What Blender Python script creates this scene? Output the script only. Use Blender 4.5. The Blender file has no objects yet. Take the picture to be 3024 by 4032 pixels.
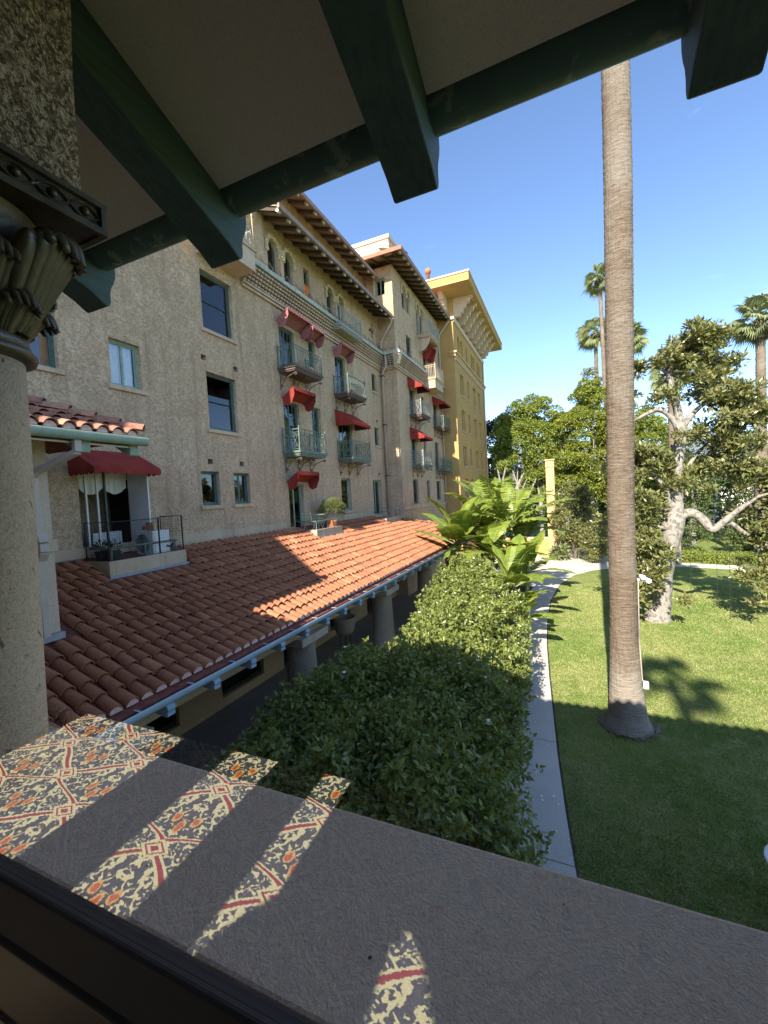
import bpy, math, random
import numpy as np
from mathutils import Vector, Matrix
R = math.radians
random.seed(7); rng = np.random.default_rng(11)
S = bpy.context.scene
COL = S.collection

# ------------------------------------------------------------------ camera
CAM = Vector((0.0, 0.0, 6.5))
def cam_axes(yaw, pitch, roll):
    f = Vector((-math.sin(yaw)*math.cos(pitch), math.cos(yaw)*math.cos(pitch), math.sin(pitch)))
    r = Vector((math.cos(yaw), math.sin(yaw), 0.0)); u = r.cross(f)
    c, s = math.cos(roll), math.sin(roll)
    return c*r + s*u, c*u - s*r, f
cr, cu, cf = cam_axes(R(23.645), R(-2.185), R(-3.083))
cd = bpy.data.cameras.new('camera'); cam = bpy.data.objects.new('camera', cd); COL.objects.link(cam)
cam.matrix_world = Matrix(((cr.x, cu.x, -cf.x, CAM.x), (cr.y, cu.y, -cf.y, CAM.y), (cr.z, cu.z, -cf.z, CAM.z), (0, 0, 0, 1)))
cd.sensor_fit = 'HORIZONTAL'; cd.sensor_width = 36.0; cd.lens = 1643.0/3024*36
cd.clip_start = 0.02; cd.clip_end = 12000
S.camera = cam
S.render.resolution_x, S.render.resolution_y = 768, 1024

# ------------------------------------------------------------------ sky, sun, exposure
SUN_EL = math.atan(0.70*math.cos(R(2.5)))          # behind the camera, shadows run away from it and a little to the right
sun_to = Vector((math.sin(R(2.5)), math.cos(R(2.5)), -math.tan(SUN_EL))).normalized()
W = bpy.data.worlds.new('World'); S.world = W; W.use_nodes = True
nt = W.node_tree; nt.nodes.clear()
wo = nt.nodes.new('ShaderNodeOutputWorld'); bg = nt.nodes.new('ShaderNodeBackground')
sky = nt.nodes.new('ShaderNodeTexSky'); sky.sky_type = 'NISHITA'; sky.sun_disc = False
sky.sun_elevation = SUN_EL
sky.sun_rotation = math.atan2(-sun_to.x, -sun_to.y)
sky.altitude = 250; sky.air_density = 0.75; sky.dust_density = 0.15; sky.ozone_density = 3.0
# thin cirrus over the whole sky
tc = nt.nodes.new('ShaderNodeTexCoord'); mp = nt.nodes.new('ShaderNodeMapping'); mp.inputs['Scale'].default_value = (1.1, 1.3, 5.0)
nz = nt.nodes.new('ShaderNodeTexNoise'); nz.inputs['Scale'].default_value = 2.1; nz.inputs['Detail'].default_value = 7; nz.inputs['Roughness'].default_value = 0.55; nz.inputs['Distortion'].default_value = 0.6
rp = nt.nodes.new('ShaderNodeValToRGB'); rp.color_ramp.elements[0].position = 0.58; rp.color_ramp.elements[1].position = 0.95
rp.color_ramp.elements[1].color = (0.5, 0.5, 0.5, 1)
mx = nt.nodes.new('ShaderNodeMix'); mx.data_type = 'RGBA'; mx.inputs['B'].default_value = (7.5, 8.2, 9.0, 1)
nt.links.new(tc.outputs['Generated'], mp.inputs['Vector']); nt.links.new(mp.outputs['Vector'], nz.inputs['Vector'])
nt.links.new(nz.outputs['Fac'], rp.inputs['Fac']); nt.links.new(rp.outputs['Color'], mx.inputs['Factor'])
nt.links.new(sky.outputs['Color'], mx.inputs['A']); nt.links.new(mx.outputs['Result'], bg.inputs['Color'])
bg.inputs['Strength'].default_value = 0.108
nt.links.new(bg.outputs['Background'], wo.inputs['Surface'])
sl = bpy.data.lights.new('sun', 'SUN'); so = bpy.data.objects.new('sun', sl); COL.objects.link(so)
sl.energy = 3.5; sl.angle = R(0.53); sl.color = (1.0, 0.92, 0.80)
so.rotation_euler = sun_to.to_track_quat('-Z', 'Y').to_euler(); so.location = (0, -20, 40)
vs = S.view_settings; vs.view_transform = 'Standard'; vs.look = 'None'; vs.gamma = 1.0; vs.use_curve_mapping = False
vs.exposure = 1.78
S.cycles.max_bounces = 8; S.cycles.diffuse_bounces = 4; S.cycles.glossy_bounces = 3; S.cycles.transparent_max_bounces = 16; S.cycles.transmission_bounces = 4
S.cycles.sample_clamp_indirect = 6
S.cycles.use_denoising = True

# ------------------------------------------------------------------ helpers
WL = {}
def link(name, data, parent=None, loc=(0, 0, 0), rot=None):
    o = bpy.data.objects.new(name, data); COL.objects.link(o)
    loc = Vector(loc); WL[o.name] = loc
    if parent is not None:
        o.parent = parent; loc = loc - WL[parent.name]
    o.location = loc
    if rot is not None: o.rotation_euler = rot
    return o
def thing(name, label, cat, loc=(0, 0, 0), group=None):
    o = link(name, None, None, loc); tag(o, label, cat, group); return o
def tag(o, label=None, cat=None, group=None, kind=None):
    if label: o['label'] = label
    if cat: o['category'] = cat
    if group: o['group'] = group
    if kind: o['kind'] = kind
    return o
def np_mesh(name, V, F, mat, smooth=False):
    """V (n,3), F (m,k) arrays of one polygon size"""
    V = np.asarray(V, dtype=np.float32); F = np.asarray(F, dtype=np.int32); m, k = F.shape
    me = bpy.data.meshes.new(name)
    me.vertices.add(len(V)); me.vertices.foreach_set('co', V.ravel())
    me.loops.add(m*k); me.loops.foreach_set('vertex_index', F.ravel())
    me.polygons.add(m); me.polygons.foreach_set('loop_start', np.arange(0, m*k, k, dtype=np.int32))
    me.polygons.foreach_set('loop_total', np.full(m, k, dtype=np.int32))
    if smooth: me.polygons.foreach_set('use_smooth', np.ones(m, dtype=bool))
    me.update(calc_edges=True)
    me.materials.append(mat); return me
class MB:
    def __init__(s): s.v = []; s.f = []
    def quad(s, a, b, c, d):
        n = len(s.v); s.v += [tuple(a), tuple(b), tuple(c), tuple(d)]; s.f.append((n, n+1, n+2, n+3)); return s
    def poly(s, pts):
        n = len(s.v); s.v += [tuple(p) for p in pts]; s.f.append(tuple(range(n, n+len(pts)))); return s
    def box(s, x0, x1, y0, y1, z0, z1):
        n = len(s.v)
        s.v += [(x0,y0,z0),(x1,y0,z0),(x1,y1,z0),(x0,y1,z0),(x0,y0,z1),(x1,y0,z1),(x1,y1,z1),(x0,y1,z1)]
        for q in ((0,3,2,1),(4,5,6,7),(0,1,5,4),(1,2,6,5),(2,3,7,6),(3,0,4,7)): s.f.append(tuple(n+i for i in q))
        return s
    def hexa(s, p):
        n = len(s.v); s.v += [tuple(q) for q in p]
        for q in ((0,3,2,1),(4,5,6,7),(0,1,5,4),(1,2,6,5),(2,3,7,6),(3,0,4,7)): s.f.append(tuple(n+i for i in q))
        return s
    def prism(s, pts, off):
        """polygon pts (3d) swept by off"""
        off = Vector(off); n = len(s.v); k = len(pts)
        s.v += [tuple(p) for p in pts] + [tuple(Vector(p)+off) for p in pts]
        s.f.append(tuple(n+i for i in reversed(range(k)))); s.f.append(tuple(n+k+i for i in range(k)))
        for i in range(k):
            j = (i+1) % k; s.f.append((n+i, n+j, n+k+j, n+k+i))
        return s
    def tube(s, pts, rad, n=6, cap=True):
        pts = [Vector(p) for p in pts]; m = len(pts)
        if not hasattr(rad, '__len__'): rad = [rad]*m
        b = len(s.v); prev = None
        for i, p in enumerate(pts):
            t = (pts[min(i+1, m-1)] - pts[max(i-1, 0)]);
            t = t.normalized() if t.length > 1e-9 else Vector((0, 0, 1))
            if prev is None:
                a = t.orthogonal().normalized()
            else:
                a = prev - t*prev.dot(t); a = a.normalized() if a.length > 1e-6 else t.orthogonal().normalized()
            prev = a; c = t.cross(a)
            for k in range(n):
                g = 2*math.pi*k/n; s.v.append(tuple(p + (a*math.cos(g) + c*math.sin(g))*rad[i]))
        for i in range(m-1):
            for k in range(n):
                k2 = (k+1) % n; s.f.append((b+i*n+k, b+i*n+k2, b+(i+1)*n+k2, b+(i+1)*n+k))
        if cap:
            s.f.append(tuple(b+k for k in reversed(range(n)))); s.f.append(tuple(b+(m-1)*n+k for k in range(n)))
        return s
    def lathe(s, prof, c, n=24, cap=True):
        """prof [(r,z)] about vertical axis at c"""
        b = len(s.v); m = len(prof)
        for r, z in prof:
            for k in range(n):
                g = 2*math.pi*k/n; s.v.append((c[0]+r*math.cos(g), c[1]+r*math.sin(g), c[2]+z))
        for i in range(m-1):
            for k in range(n):
                k2 = (k+1) % n; s.f.append((b+i*n+k, b+i*n+k2, b+(i+1)*n+k2, b+(i+1)*n+k))
        if cap:
            s.f.append(tuple(b+k for k in reversed(range(n)))); s.f.append(tuple(b+(m-1)*n+k for k in range(n)))
        return s
    def grid(s, P, ni, nj, flip=False):
        """P[i][j] points"""
        b = len(s.v)
        for i in range(ni):
            for j in range(nj): s.v.append(tuple(P[i][j]))
        for i in range(ni-1):
            for j in range(nj-1):
                q = (b+i*nj+j, b+(i+1)*nj+j, b+(i+1)*nj+j+1, b+i*nj+j+1)
                s.f.append(q[::-1] if flip else q)
        return s
    def ball(s, c, r, n=6, sz=1.0):
        prof = [(max(1e-4, r*math.sin(math.pi*i/n)), -r*sz*math.cos(math.pi*i/n)) for i in range(n+1)]
        return s.lathe(prof, c, n+2, False)
    def mesh(s, name, mat, smooth=False, loc=(0, 0, 0)):
        me = bpy.data.meshes.new(name)
        me.from_pydata([(a-loc[0], b-loc[1], c-loc[2]) for a, b, c in s.v], [], s.f)
        me.materials.append(mat)
        if smooth:
            for p in me.polygons: p.use_smooth = True
        me.update(); return me
    def build(s, name, mat, parent=None, smooth=False, loc=None):
        """verts are in world coordinates; the origin goes to loc"""
        if loc is None:
            a = np.array(s.v); loc = tuple((a.min(0)+a.max(0))/2)
        return link(name, s.mesh(name, mat, smooth, loc), parent, loc)
def sharp_smooth(o, ang=40):
    me = o.data
    for p in me.polygons: p.use_smooth = True
    me.set_sharp_from_angle(angle=R(ang)); return o
def bevel(o, w, seg=2):
    m = o.modifiers.new('edge', 'BEVEL'); m.width = w; m.segments = seg; m.limit_method = 'ANGLE'; m.angle_limit = R(35); return o

# ------------------------------------------------------------------ materials
class NT:
    def __init__(s, name):
        s.m = bpy.data.materials.new(name); s.m.use_nodes = True; s.t = s.m.node_tree; s.t.nodes.clear()
        s.out = s.n('ShaderNodeOutputMaterial'); s.pos = s.n('ShaderNodeNewGeometry')
    def n(s, t, **kw):
        x = s.t.nodes.new(t)
        for k, v in kw.items(): setattr(x, k, v)
        return x
    def l(s, a, b): s.t.links.new(a, b)
    def mapv(s, scale, rot=(0, 0, 0)):
        m = s.n('ShaderNodeMapping'); m.inputs['Scale'].default_value = scale; m.inputs['Rotation'].default_value = rot
        s.l(s.pos.outputs['Position'], m.inputs['Vector']); return m.outputs['Vector']
    def noise(s, sc, det=4, rough=0.55, dist=0.0, vec=None):
        x = s.n('ShaderNodeTexNoise'); x.inputs['Scale'].default_value = sc; x.inputs['Detail'].default_value = det
        x.inputs['Roughness'].default_value = rough; x.inputs['Distortion'].default_value = dist
        s.l(vec if vec is not None else s.pos.outputs['Position'], x.inputs['Vector']); return x.outputs['Fac']
    def ramp(s, fac, stops):
        x = s.n('ShaderNodeValToRGB'); e = x.color_ramp.elements
        while len(e) < len(stops): e.new(0.5)
        for i, (p, c) in enumerate(stops):
            e[i].position = p; e[i].color = (*c, 1) if hasattr(c, '__len__') else (c, c, c, 1)
        s.l(fac, x.inputs['Fac']); return x.outputs['Color']
    def mix(s, fac, a, b, mode='MIX'):
        x = s.n('ShaderNodeMix', data_type='RGBA', blend_type=mode)
        for k, v in (('Factor', fac), ('A', a), ('B', b)):
            if hasattr(v, 'type') and hasattr(v, 'is_output'): s.l(v, x.inputs[k] if k != 'Factor' else x.inputs[0])
            elif k == 'Factor': x.inputs[0].default_value = v
            else: x.inputs[k].default_value = (*v, 1)
        return x.outputs['Result']
    def math(s, op, a, b=0.5):
        x = s.n('ShaderNodeMath', operation=op)
        for i, v in enumerate((a, b)):
            if hasattr(v, 'is_output'): s.l(v, x.inputs[i])
            else: x.inputs[i].default_value = v
        return x.outputs[0]
    def bump(s, h, strength=0.4, dist=0.02):
        x = s.n('ShaderNodeBump'); x.inputs['Strength'].default_value = strength; x.inputs['Distance'].default_value = dist
        s.l(h, x.inputs['Height']); return x.outputs['Normal']
    def prin(s, col, rough=0.8, normal=None, spec=0.3, metal=0.0):
        b = s.n('ShaderNodeBsdfPrincipled')
        if hasattr(col, 'is_output'): s.l(col, b.inputs['Base Color'])
        else: b.inputs['Base Color'].default_value = (*col, 1)
        if hasattr(rough, 'is_output'): s.l(rough, b.inputs['Roughness'])
        else: b.inputs['Roughness'].default_value = rough
        b.inputs['Specular IOR Level'].default_value = spec; b.inputs['Metallic'].default_value = metal
        if normal is not None: s.l(normal, b.inputs['Normal'])
        s.l(b.outputs['BSDF'], s.out.inputs['Surface']); return b
def paint(name, col, rough=0.6, spec=0.3, var=0.25, sc=6.0, metal=0.0, bmp=0.0, wear=None):
    t = NT(name)
    f = t.noise(sc, 5, 0.6)
    c = t.mix(t.ramp(f, [(0.3, 0.0), (0.7, 1.0)]), tuple(x*(1-var) for x in col), tuple(min(1, x*(1+var)) for x in col))
    if wear:
        w = t.ramp(t.noise(wear[1], 6, 0.65, 0.5), [(wear[2], 0.0), (wear[2]+0.04, 1.0)]); c = t.mix(w, c, wear[0])
    t.prin(c, rough, t.bump(f, bmp, 0.01) if bmp else None, spec, metal); return t.m
def stucco(name, a, b, stain, bscale=14.0, bstr=0.7, bdist=0.03, streak=True, stainpos=0.52, relief_shade=0.0, speck=None):
    t = NT(name)
    h1 = t.noise(bscale, 3, 0.55, 1.6); h2 = t.noise(bscale*4, 3, 0.6)
    f1 = t.noise(1.3, 6, 0.6, 0.3); f2 = t.noise(9.0, 4, 0.65)
    c = t.mix(t.ramp(f1, [(0.35, 0.0), (0.66, 1.0)]), a, b)
    fine = t.noise(bscale*2.4, 3, 0.7)
    c = t.mix(t.ramp(fine, [(0.35, 0.35), (0.5, 0.0)]), c, tuple(x*0.55 for x in stain))
    c = t.mix(t.ramp(f2, [(stainpos, 0.0), (stainpos+0.22, 0.55)]), c, stain)
    if streak:
        c = t.mix(t.ramp(t.noise(0.42, 5, 0.6, 0.5), [(0.50, 0.0), (0.66, 0.5)]), c, stain)
        st = t.noise(1.0, 5, 0.6, 0.2, t.mapv((3.2, 3.2, 0.28)))
        c = t.mix(t.ramp(st, [(0.52, 0.0), (0.74, 0.65)]), c, tuple(x*0.72 for x in stain))
        st2 = t.noise(1.0, 4, 0.6, 0.2, t.mapv((1.9, 1.9, 0.22)))
        c = t.mix(t.ramp(st2, [(0.60, 0.0), (0.80, 0.4)]), c, tuple(min(1, x*1.15) for x in b))
    if relief_shade: c = t.mix(t.ramp(h1, [(0.40, relief_shade), (0.58, 0.0)]), c, tuple(x*0.72 for x in stain))  # relief shading put into the colour: hollows of the bump noise go darker
    if speck: c = t.mix(t.ramp(t.noise(speck[0], 3, 0.6, 0.4), [(speck[1], 0.0), (speck[1]+0.06, speck[2])]), c, tuple(x*0.6 for x in stain))
    h = t.math('ADD', h1, t.math('MULTIPLY', h2, 0.35))
    t.prin(c, 0.92, t.bump(h, bstr, bdist), 0.15); return t.m
def leafmat(name, c0, c1, c2, trans=0.35, rough=0.45, spec=0.4, tcol=None):
    t = NT(name)
    ri = t.pos.outputs['Random Per Island']
    c = t.ramp(ri, [(0.0, c0), (0.55, c1), (1.0, c2)])
    big = t.noise(0.9, 3, 0.5); c = t.mix(t.ramp(big, [(0.35, 0.0), (0.7, 0.45)]), c, c2)
    b = t.prin(c, rough, None, spec)
    tr = t.n('ShaderNodeBsdfTranslucent'); cc = t.mix(1.0, c, tcol or (1.0, 1.0, 0.35), 'MULTIPLY')
    cc = t.mix(0.5, cc, c); t.l(cc, tr.inputs['Color'])
    ms = t.n('ShaderNodeMixShader'); ms.inputs[0].default_value = trans
    t.l(b.outputs['BSDF'], ms.inputs[1]); t.l(tr.outputs['BSDF'], ms.inputs[2]); t.l(ms.outputs['Shader'], t.out.inputs['Surface']); return t.m
def bark(name, a, b, sc=(6, 6, 1.5), bstr=0.8, bd=0.05, spots=None):
    t = NT(name); v = t.mapv(sc); f = t.noise(1.0, 6, 0.65, 0.5, v)
    c = t.mix(t.ramp(f, [(0.3, 0.0), (0.7, 1.0)]), a, b)
    if spots: c = t.mix(t.ramp(t.noise(spots[1], 4, 0.6), [(0.52, 0.0), (0.58, 1.0)]), c, spots[0])
    t.prin(c, 0.9, t.bump(f, bstr, bd), 0.15); return t.m

M = {}
M['stucco'] = stucco('tan_stucco', (0.65, 0.47, 0.30), (0.74, 0.55, 0.37), (0.44, 0.31, 0.20), 8.0, 1.0, 0.08, True, 0.55, 0.50, (30, 0.62, 0.35))
M['stucco_pier'] = stucco('rough_cast', (0.64, 0.48, 0.33), (0.76, 0.59, 0.42), (0.24, 0.165, 0.115), 40.0, 1.0, 0.02, False, 0.56, 0.6, (70, 0.50, 0.85))
M['stucco_shaft'] = stucco('shaft_stucco', (0.60, 0.44, 0.305), (0.67, 0.50, 0.355), (0.30, 0.20, 0.14), 60.0, 0.5, 0.006, False, 0.60, 0.2, (26, 0.64, 0.9))
M['stucco_pink'] = stucco('pinkish_stucco', (0.56, 0.44, 0.32), (0.64, 0.51, 0.39), (0.42, 0.32, 0.24), 16.0, 0.5, 0.02, False, 0.56)
M['stucco_smooth'] = stucco('smooth_band', (0.52, 0.395, 0.27), (0.58, 0.45, 0.315), (0.36, 0.27, 0.185), 22.0, 0.25, 0.01, True, 0.60)
M['sill_stucco'] = stucco('sill_stucco', (0.80, 0.575, 0.41), (0.85, 0.63, 0.46), (0.62, 0.44, 0.31), 95.0, 0.55, 0.003, False, 0.60, 0.25, (60, 0.66, 0.6))
M['yellow'] = stucco('ochre_stucco', (0.45, 0.285, 0.105), (0.505, 0.33, 0.13), (0.385, 0.24, 0.085), 10.0, 0.25, 0.01, False, 0.62)
M['yellow_trim'] = stucco('ochre_trim', (0.53, 0.37, 0.18), (0.58, 0.42, 0.215), (0.46, 0.315, 0.145), 10.0, 0.2, 0.01, False, 0.62)
M['bracket_cream'] = paint('cream_bracket', (0.62, 0.50, 0.36), 0.8, 0.2, 0.08)
M['arcade'] = stucco('arcade_stucco', (0.50, 0.355, 0.19), (0.58, 0.42, 0.24), (0.38, 0.27, 0.15), 16.0, 0.4, 0.02, False, 0.58)
M['arcade_col'] = stucco('arcade_column', (0.58, 0.46, 0.33), (0.66, 0.54, 0.40), (0.36, 0.28, 0.20), 14.0, 0.5, 0.02, True, 0.54)
M['soffit'] = stucco('soffit_plaster', (0.80, 0.68, 0.56), (0.84, 0.73, 0.61), (0.74, 0.63, 0.52), 60.0, 0.25, 0.004, False, 0.62)
def timber():
    t = NT('dark_green_timber'); g = t.noise(1.0, 5, 0.6, 0.3, t.mapv((45, 2.2, 45))); f = t.noise(5, 5, 0.6)
    c = t.mix(t.ramp(f, [(0.3, 0.0), (0.7, 1.0)]), (0.085, 0.132, 0.118), (0.110, 0.160, 0.143)); c = t.mix(t.ramp(g, [(0.35, 0.45), (0.55, 0.0)]), c, (0.05, 0.078, 0.070))
    c = t.mix(t.ramp(t.noise(60, 3, 0.6), [(0.70, 0.0), (0.74, 0.7)]), c, (0.24, 0.27, 0.23))
    t.prin(c, 0.6, t.bump(g, 0.35, 0.004), 0.3); return t.m
M['green'] = timber()
M['fascia'] = paint('peeling_green_paint', (0.08, 0.135, 0.115), 0.6, 0.35, 0.15, 3, wear=((0.22, 0.27, 0.21), 8, 0.57), bmp=0.2)
M['sage'] = paint('sage_green_paint', (0.30, 0.385, 0.275), 0.55, 0.35, 0.15, 5)
M['frame'] = paint('teal_frame_paint', (0.075, 0.130, 0.108), 0.5, 0.4, 0.2, 5)
M['frame_sage'] = paint('pale_sage_frame', (0.24, 0.33, 0.26), 0.5, 0.4, 0.2, 5)
M['frame_white'] = paint('white_frame', (0.70, 0.69, 0.64), 0.5, 0.3, 0.06)
M['rail'] = paint('verdigris_rail', (0.13, 0.175, 0.135), 0.5, 0.4, 0.3, 9, wear=((0.16, 0.09, 0.06), 16, 0.62))
M['rail_grey'] = paint('grey_rail', (0.30, 0.31, 0.265), 0.5, 0.4, 0.25, 9, wear=((0.16, 0.10, 0.07), 16, 0.62))
M['iron'] = paint('rusty_iron', (0.10, 0.085, 0.075), 0.7, 0.3, 0.4, 9)
M['woodbrown'] = paint('brown_balcony_wood', (0.13, 0.095, 0.08), 0.7, 0.25, 0.3, 8)
M['darkbrown'] = paint('window_frame_brown', (0.06, 0.046, 0.043), 0.5, 0.35, 0.2, 4)
M['red'] = paint('red_canvas', (0.27, 0.042, 0.032), 0.9, 0.1, 0.22, 2.5)
M['red_faded'] = paint('faded_canvas', (0.34, 0.135, 0.13), 0.9, 0.1, 0.18, 5)
M['white'] = paint('white_enamel', (0.70, 0.71, 0.69), 0.4, 0.4, 0.05)
M['dark'] = paint('dark_grille', (0.03, 0.03, 0.03), 0.6, 0.3, 0.1)
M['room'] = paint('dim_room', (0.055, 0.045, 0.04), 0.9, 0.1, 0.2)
M['curtain'] = paint('white_curtain', (0.80, 0.79, 0.76), 0.9, 0.1, 0.06)
M['lead'] = paint('lead_flashing', (0.30, 0.31, 0.33), 0.5, 0.4, 0.2)
M['gutter'] = paint('pale_blue_gutter', (0.36, 0.45, 0.50), 0.45, 0.45, 0.12, 4)
M['rafter_blue'] = paint('pale_blue_rafter', (0.30, 0.40, 0.45), 0.55, 0.3, 0.12, 4)
M['rafter_old'] = paint('weathered_rafter', (0.10, 0.075, 0.055), 0.8, 0.2, 0.35, 6)
M['rafter_end'] = paint('weathered_rafter_end', (0.40, 0.42, 0.36), 0.7, 0.2, 0.3, 6)
M['eave_board'] = paint('eave_board', (0.34, 0.26, 0.17), 0.8, 0.2, 0.3, 6)
M['eave_edge'] = paint('eave_edge', (0.30, 0.22, 0.19), 0.7, 0.2, 0.3, 6)
M['pipe'] = paint('downspout_paint', (0.50, 0.42, 0.34), 0.5, 0.35, 0.12, 4)
M['mortar'] = paint('pink_mortar', (0.66, 0.44, 0.40), 0.9, 0.1, 0.3, 22)
M['terra'] = paint('terracotta', (0.42, 0.17, 0.08), 0.8, 0.2, 0.2, 7)
M['carvedstone'] = paint('carved_cream_stone', (0.50, 0.41, 0.25), 0.85, 0.15, 0.3, 12, bmp=0.6)
M['concrete'] = stucco('path_concrete', (0.54, 0.50, 0.44), (0.60, 0.555, 0.49), (0.43, 0.40, 0.35), 40.0, 0.2, 0.004, False, 0.62)
M['plaza'] = stucco('cream_paving', (0.58, 0.53, 0.43), (0.64, 0.59, 0.48), (0.46, 0.42, 0.34), 30.0, 0.2, 0.005, False, 0.60)
M['soil'] = stucco('bed_soil', (0.06, 0.045, 0.03), (0.09, 0.065, 0.045), (0.035, 0.027, 0.02), 18, 0.8, 0.03, False)
M['arcade_floor'] = stucco('arcade_floor', (0.30, 0.28, 0.26), (0.36, 0.335, 0.31), (0.22, 0.20, 0.19), 20, 0.2, 0.004, False)
M['petal'] = paint('white_petal', (0.80, 0.78, 0.74), 0.6, 0.3, 0.05)
M['mint'] = paint('mint_metal', (0.40, 0.55, 0.44), 0.45, 0.4, 0.08)
M['orange'] = paint('orange_sticks', (0.85, 0.25, 0.05), 0.6, 0.3, 0.1)
M['farwhite'] = paint('far_white_wall', (0.72, 0.70, 0.66), 0.8, 0.2, 0.08, 0.5)
M['fargrey'] = paint('far_grey_roof', (0.28, 0.31, 0.36), 0.8, 0.2, 0.12, 0.5)
def tilemat():
    t = NT('clay_roof_tile')
    oi = t.n('ShaderNodeObjectInfo'); vor = t.n('ShaderNodeTexVoronoi'); vor.inputs['Scale'].default_value = 2.7
    t.l(t.pos.outputs['Position'], vor.inputs['Vector'])
    r = t.math('FRACT', t.math('ADD', oi.outputs['Random'], t.math('MULTIPLY', t.pos.outputs['Random Per Island'], 1.0)))
    c = t.ramp(r, [(0.0, (0.29, 0.115, 0.058)), (0.35, (0.40, 0.165, 0.082)), (0.7, (0.345, 0.138, 0.070)), (1.0, (0.47, 0.215, 0.110))])
    d = t.noise(9, 5, 0.65); c = t.mix(t.ramp(d, [(0.45, 0.0), (0.75, 0.6)]), c, (0.16, 0.07, 0.05))
    e = t.noise(26, 3, 0.6); c = t.mix(t.ramp(e, [(0.55, 0.0), (0.75, 0.35)]), c, (0.50, 0.27, 0.18))
    t.prin(c, 0.85, t.bump(t.noise(40, 3), 0.25, 0.006), 0.2); return t.m
M['tile'] = tilemat()
def tile_old():
    t = NT('weathered_clay_tile'); oi = t.n('ShaderNodeObjectInfo')
    r = t.math('FRACT', t.math('ADD', oi.outputs['Random'], t.pos.outputs['Random Per Island']))
    c = t.ramp(r, [(0.0, (0.36, 0.16, 0.11)), (0.5, (0.46, 0.20, 0.12)), (1.0, (0.52, 0.27, 0.16))])
    d = t.noise(7, 5, 0.65); c = t.mix(t.ramp(d, [(0.42, 0.0), (0.68, 0.75)]), c, (0.15, 0.10, 0.085))
    t.prin(c, 0.9, t.bump(t.noise(30, 3), 0.3, 0.006), 0.2); return t.m
M['tile_old'] = tile_old()
M['tile_bed'] = paint('tile_channel', (0.20, 0.075, 0.055), 0.9, 0.1, 0.3, 12)
def glassmat(name, fac, tint, rough=0.01, ior=1.5):
    t = NT(name); g = t.n('ShaderNodeBsdfGlossy'); g.inputs['Roughness'].default_value = rough; g.inputs['Color'].default_value = (1, 1, 1, 1)
    tr = t.n('ShaderNodeBsdfTransparent'); tr.inputs['Color'].default_value = (*tint, 1)
    fr = t.n('ShaderNodeFresnel'); fr.inputs['IOR'].default_value = ior
    f = t.math('MINIMUM', t.math('ADD', fr.outputs['Fac'], fac), 1.0)
    ms = t.n('ShaderNodeMixShader'); t.l(f, ms.inputs[0]); t.l(tr.outputs['BSDF'], ms.inputs[1]); t.l(g.outputs['BSDF'], ms.inputs[2])
    t.l(ms.outputs['Shader'], t.out.inputs['Surface']); return t.m
M['glass'] = glassmat('window_glass', 0.03, (0.92, 0.93, 0.93))
def boosted_glass():
    t = NT('boosted_window_glass'); g = t.n('ShaderNodeBsdfGlossy'); g.inputs['Roughness'].default_value = 0.0; g.inputs['Color'].default_value = (0.31, 0.31, 0.31, 1)
    tr = t.n('ShaderNodeBsdfTransparent'); tr.inputs['Color'].default_value = (0.95, 0.95, 0.95, 1)
    ad = t.n('ShaderNodeAddShader'); t.l(tr.outputs['BSDF'], ad.inputs[0]); t.l(g.outputs['BSDF'], ad.inputs[1]); t.l(ad.outputs['Shader'], t.out.inputs['Surface']); return t.m  # reflection boosted and added over the view without dimming it
M['pane_reflect'] = boosted_glass()
def clearmat():
    t = NT('clear_window_glass'); tr = t.n('ShaderNodeBsdfTransparent'); t.l(tr.outputs['BSDF'], t.out.inputs['Surface']); return t.m
M['pane_clear'] = clearmat()
# ------------------------------------------------------------------ ground, paths, hills
def grass_colour(t):
    f = t.noise(0.30, 4, 0.6, 0.4); g = t.noise(1.5, 5, 0.65); s = t.noise(0.9, 3, 0.6, 0.3, t.mapv((1.0, 0.35, 1.0)))
    c = t.mix(t.ramp(f, [(0.38, 0.0), (0.60, 1.0)]), (0.145, 0.215, 0.042), (0.275, 0.295, 0.095))
    c = t.mix(t.ramp(g, [(0.50, 0.0), (0.72, 0.75)]), c, (0.40, 0.375, 0.175))
    c = t.mix(t.ramp(s, [(0.52, 0.0), (0.70, 0.6)]), c, (0.12, 0.185, 0.035)); return c
def grassmat():
    t = NT('lawn_grass')
    c0 = grass_colour(t)
    f = t.noise(0.35, 4, 0.6); g = t.noise(2.2, 5, 0.65); h = t.noise(16, 4, 0.7, 0.4)
    c = c0
    c = t.mix(t.ramp(g, [(0.5, 0.0), (0.72, 0.55)]), c, (0.44, 0.43, 0.18))
    c = t.mix(t.ramp(h, [(0.35, 0.55), (0.55, 0.0)]), c, (0.10, 0.15, 0.03))
    hh = t.noise(55, 3, 0.7)
    c = t.mix(t.ramp(hh, [(0.4, 0.4), (0.55, 0.0)]), c, (0.11, 0.15, 0.035))
    t.prin(c, 0.95, t.bump(t.math('ADD', h, hh), 0.9, 0.03), 0.1); return t.m
M['lawn'] = grassmat()
tag(MB().quad((-900, -300, 0), (900, -300, 0), (900, 3800, 0), (-900, 3800, 0)).build('ground', M['lawn'], loc=(0, 0, 0)), kind='structure')
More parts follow.
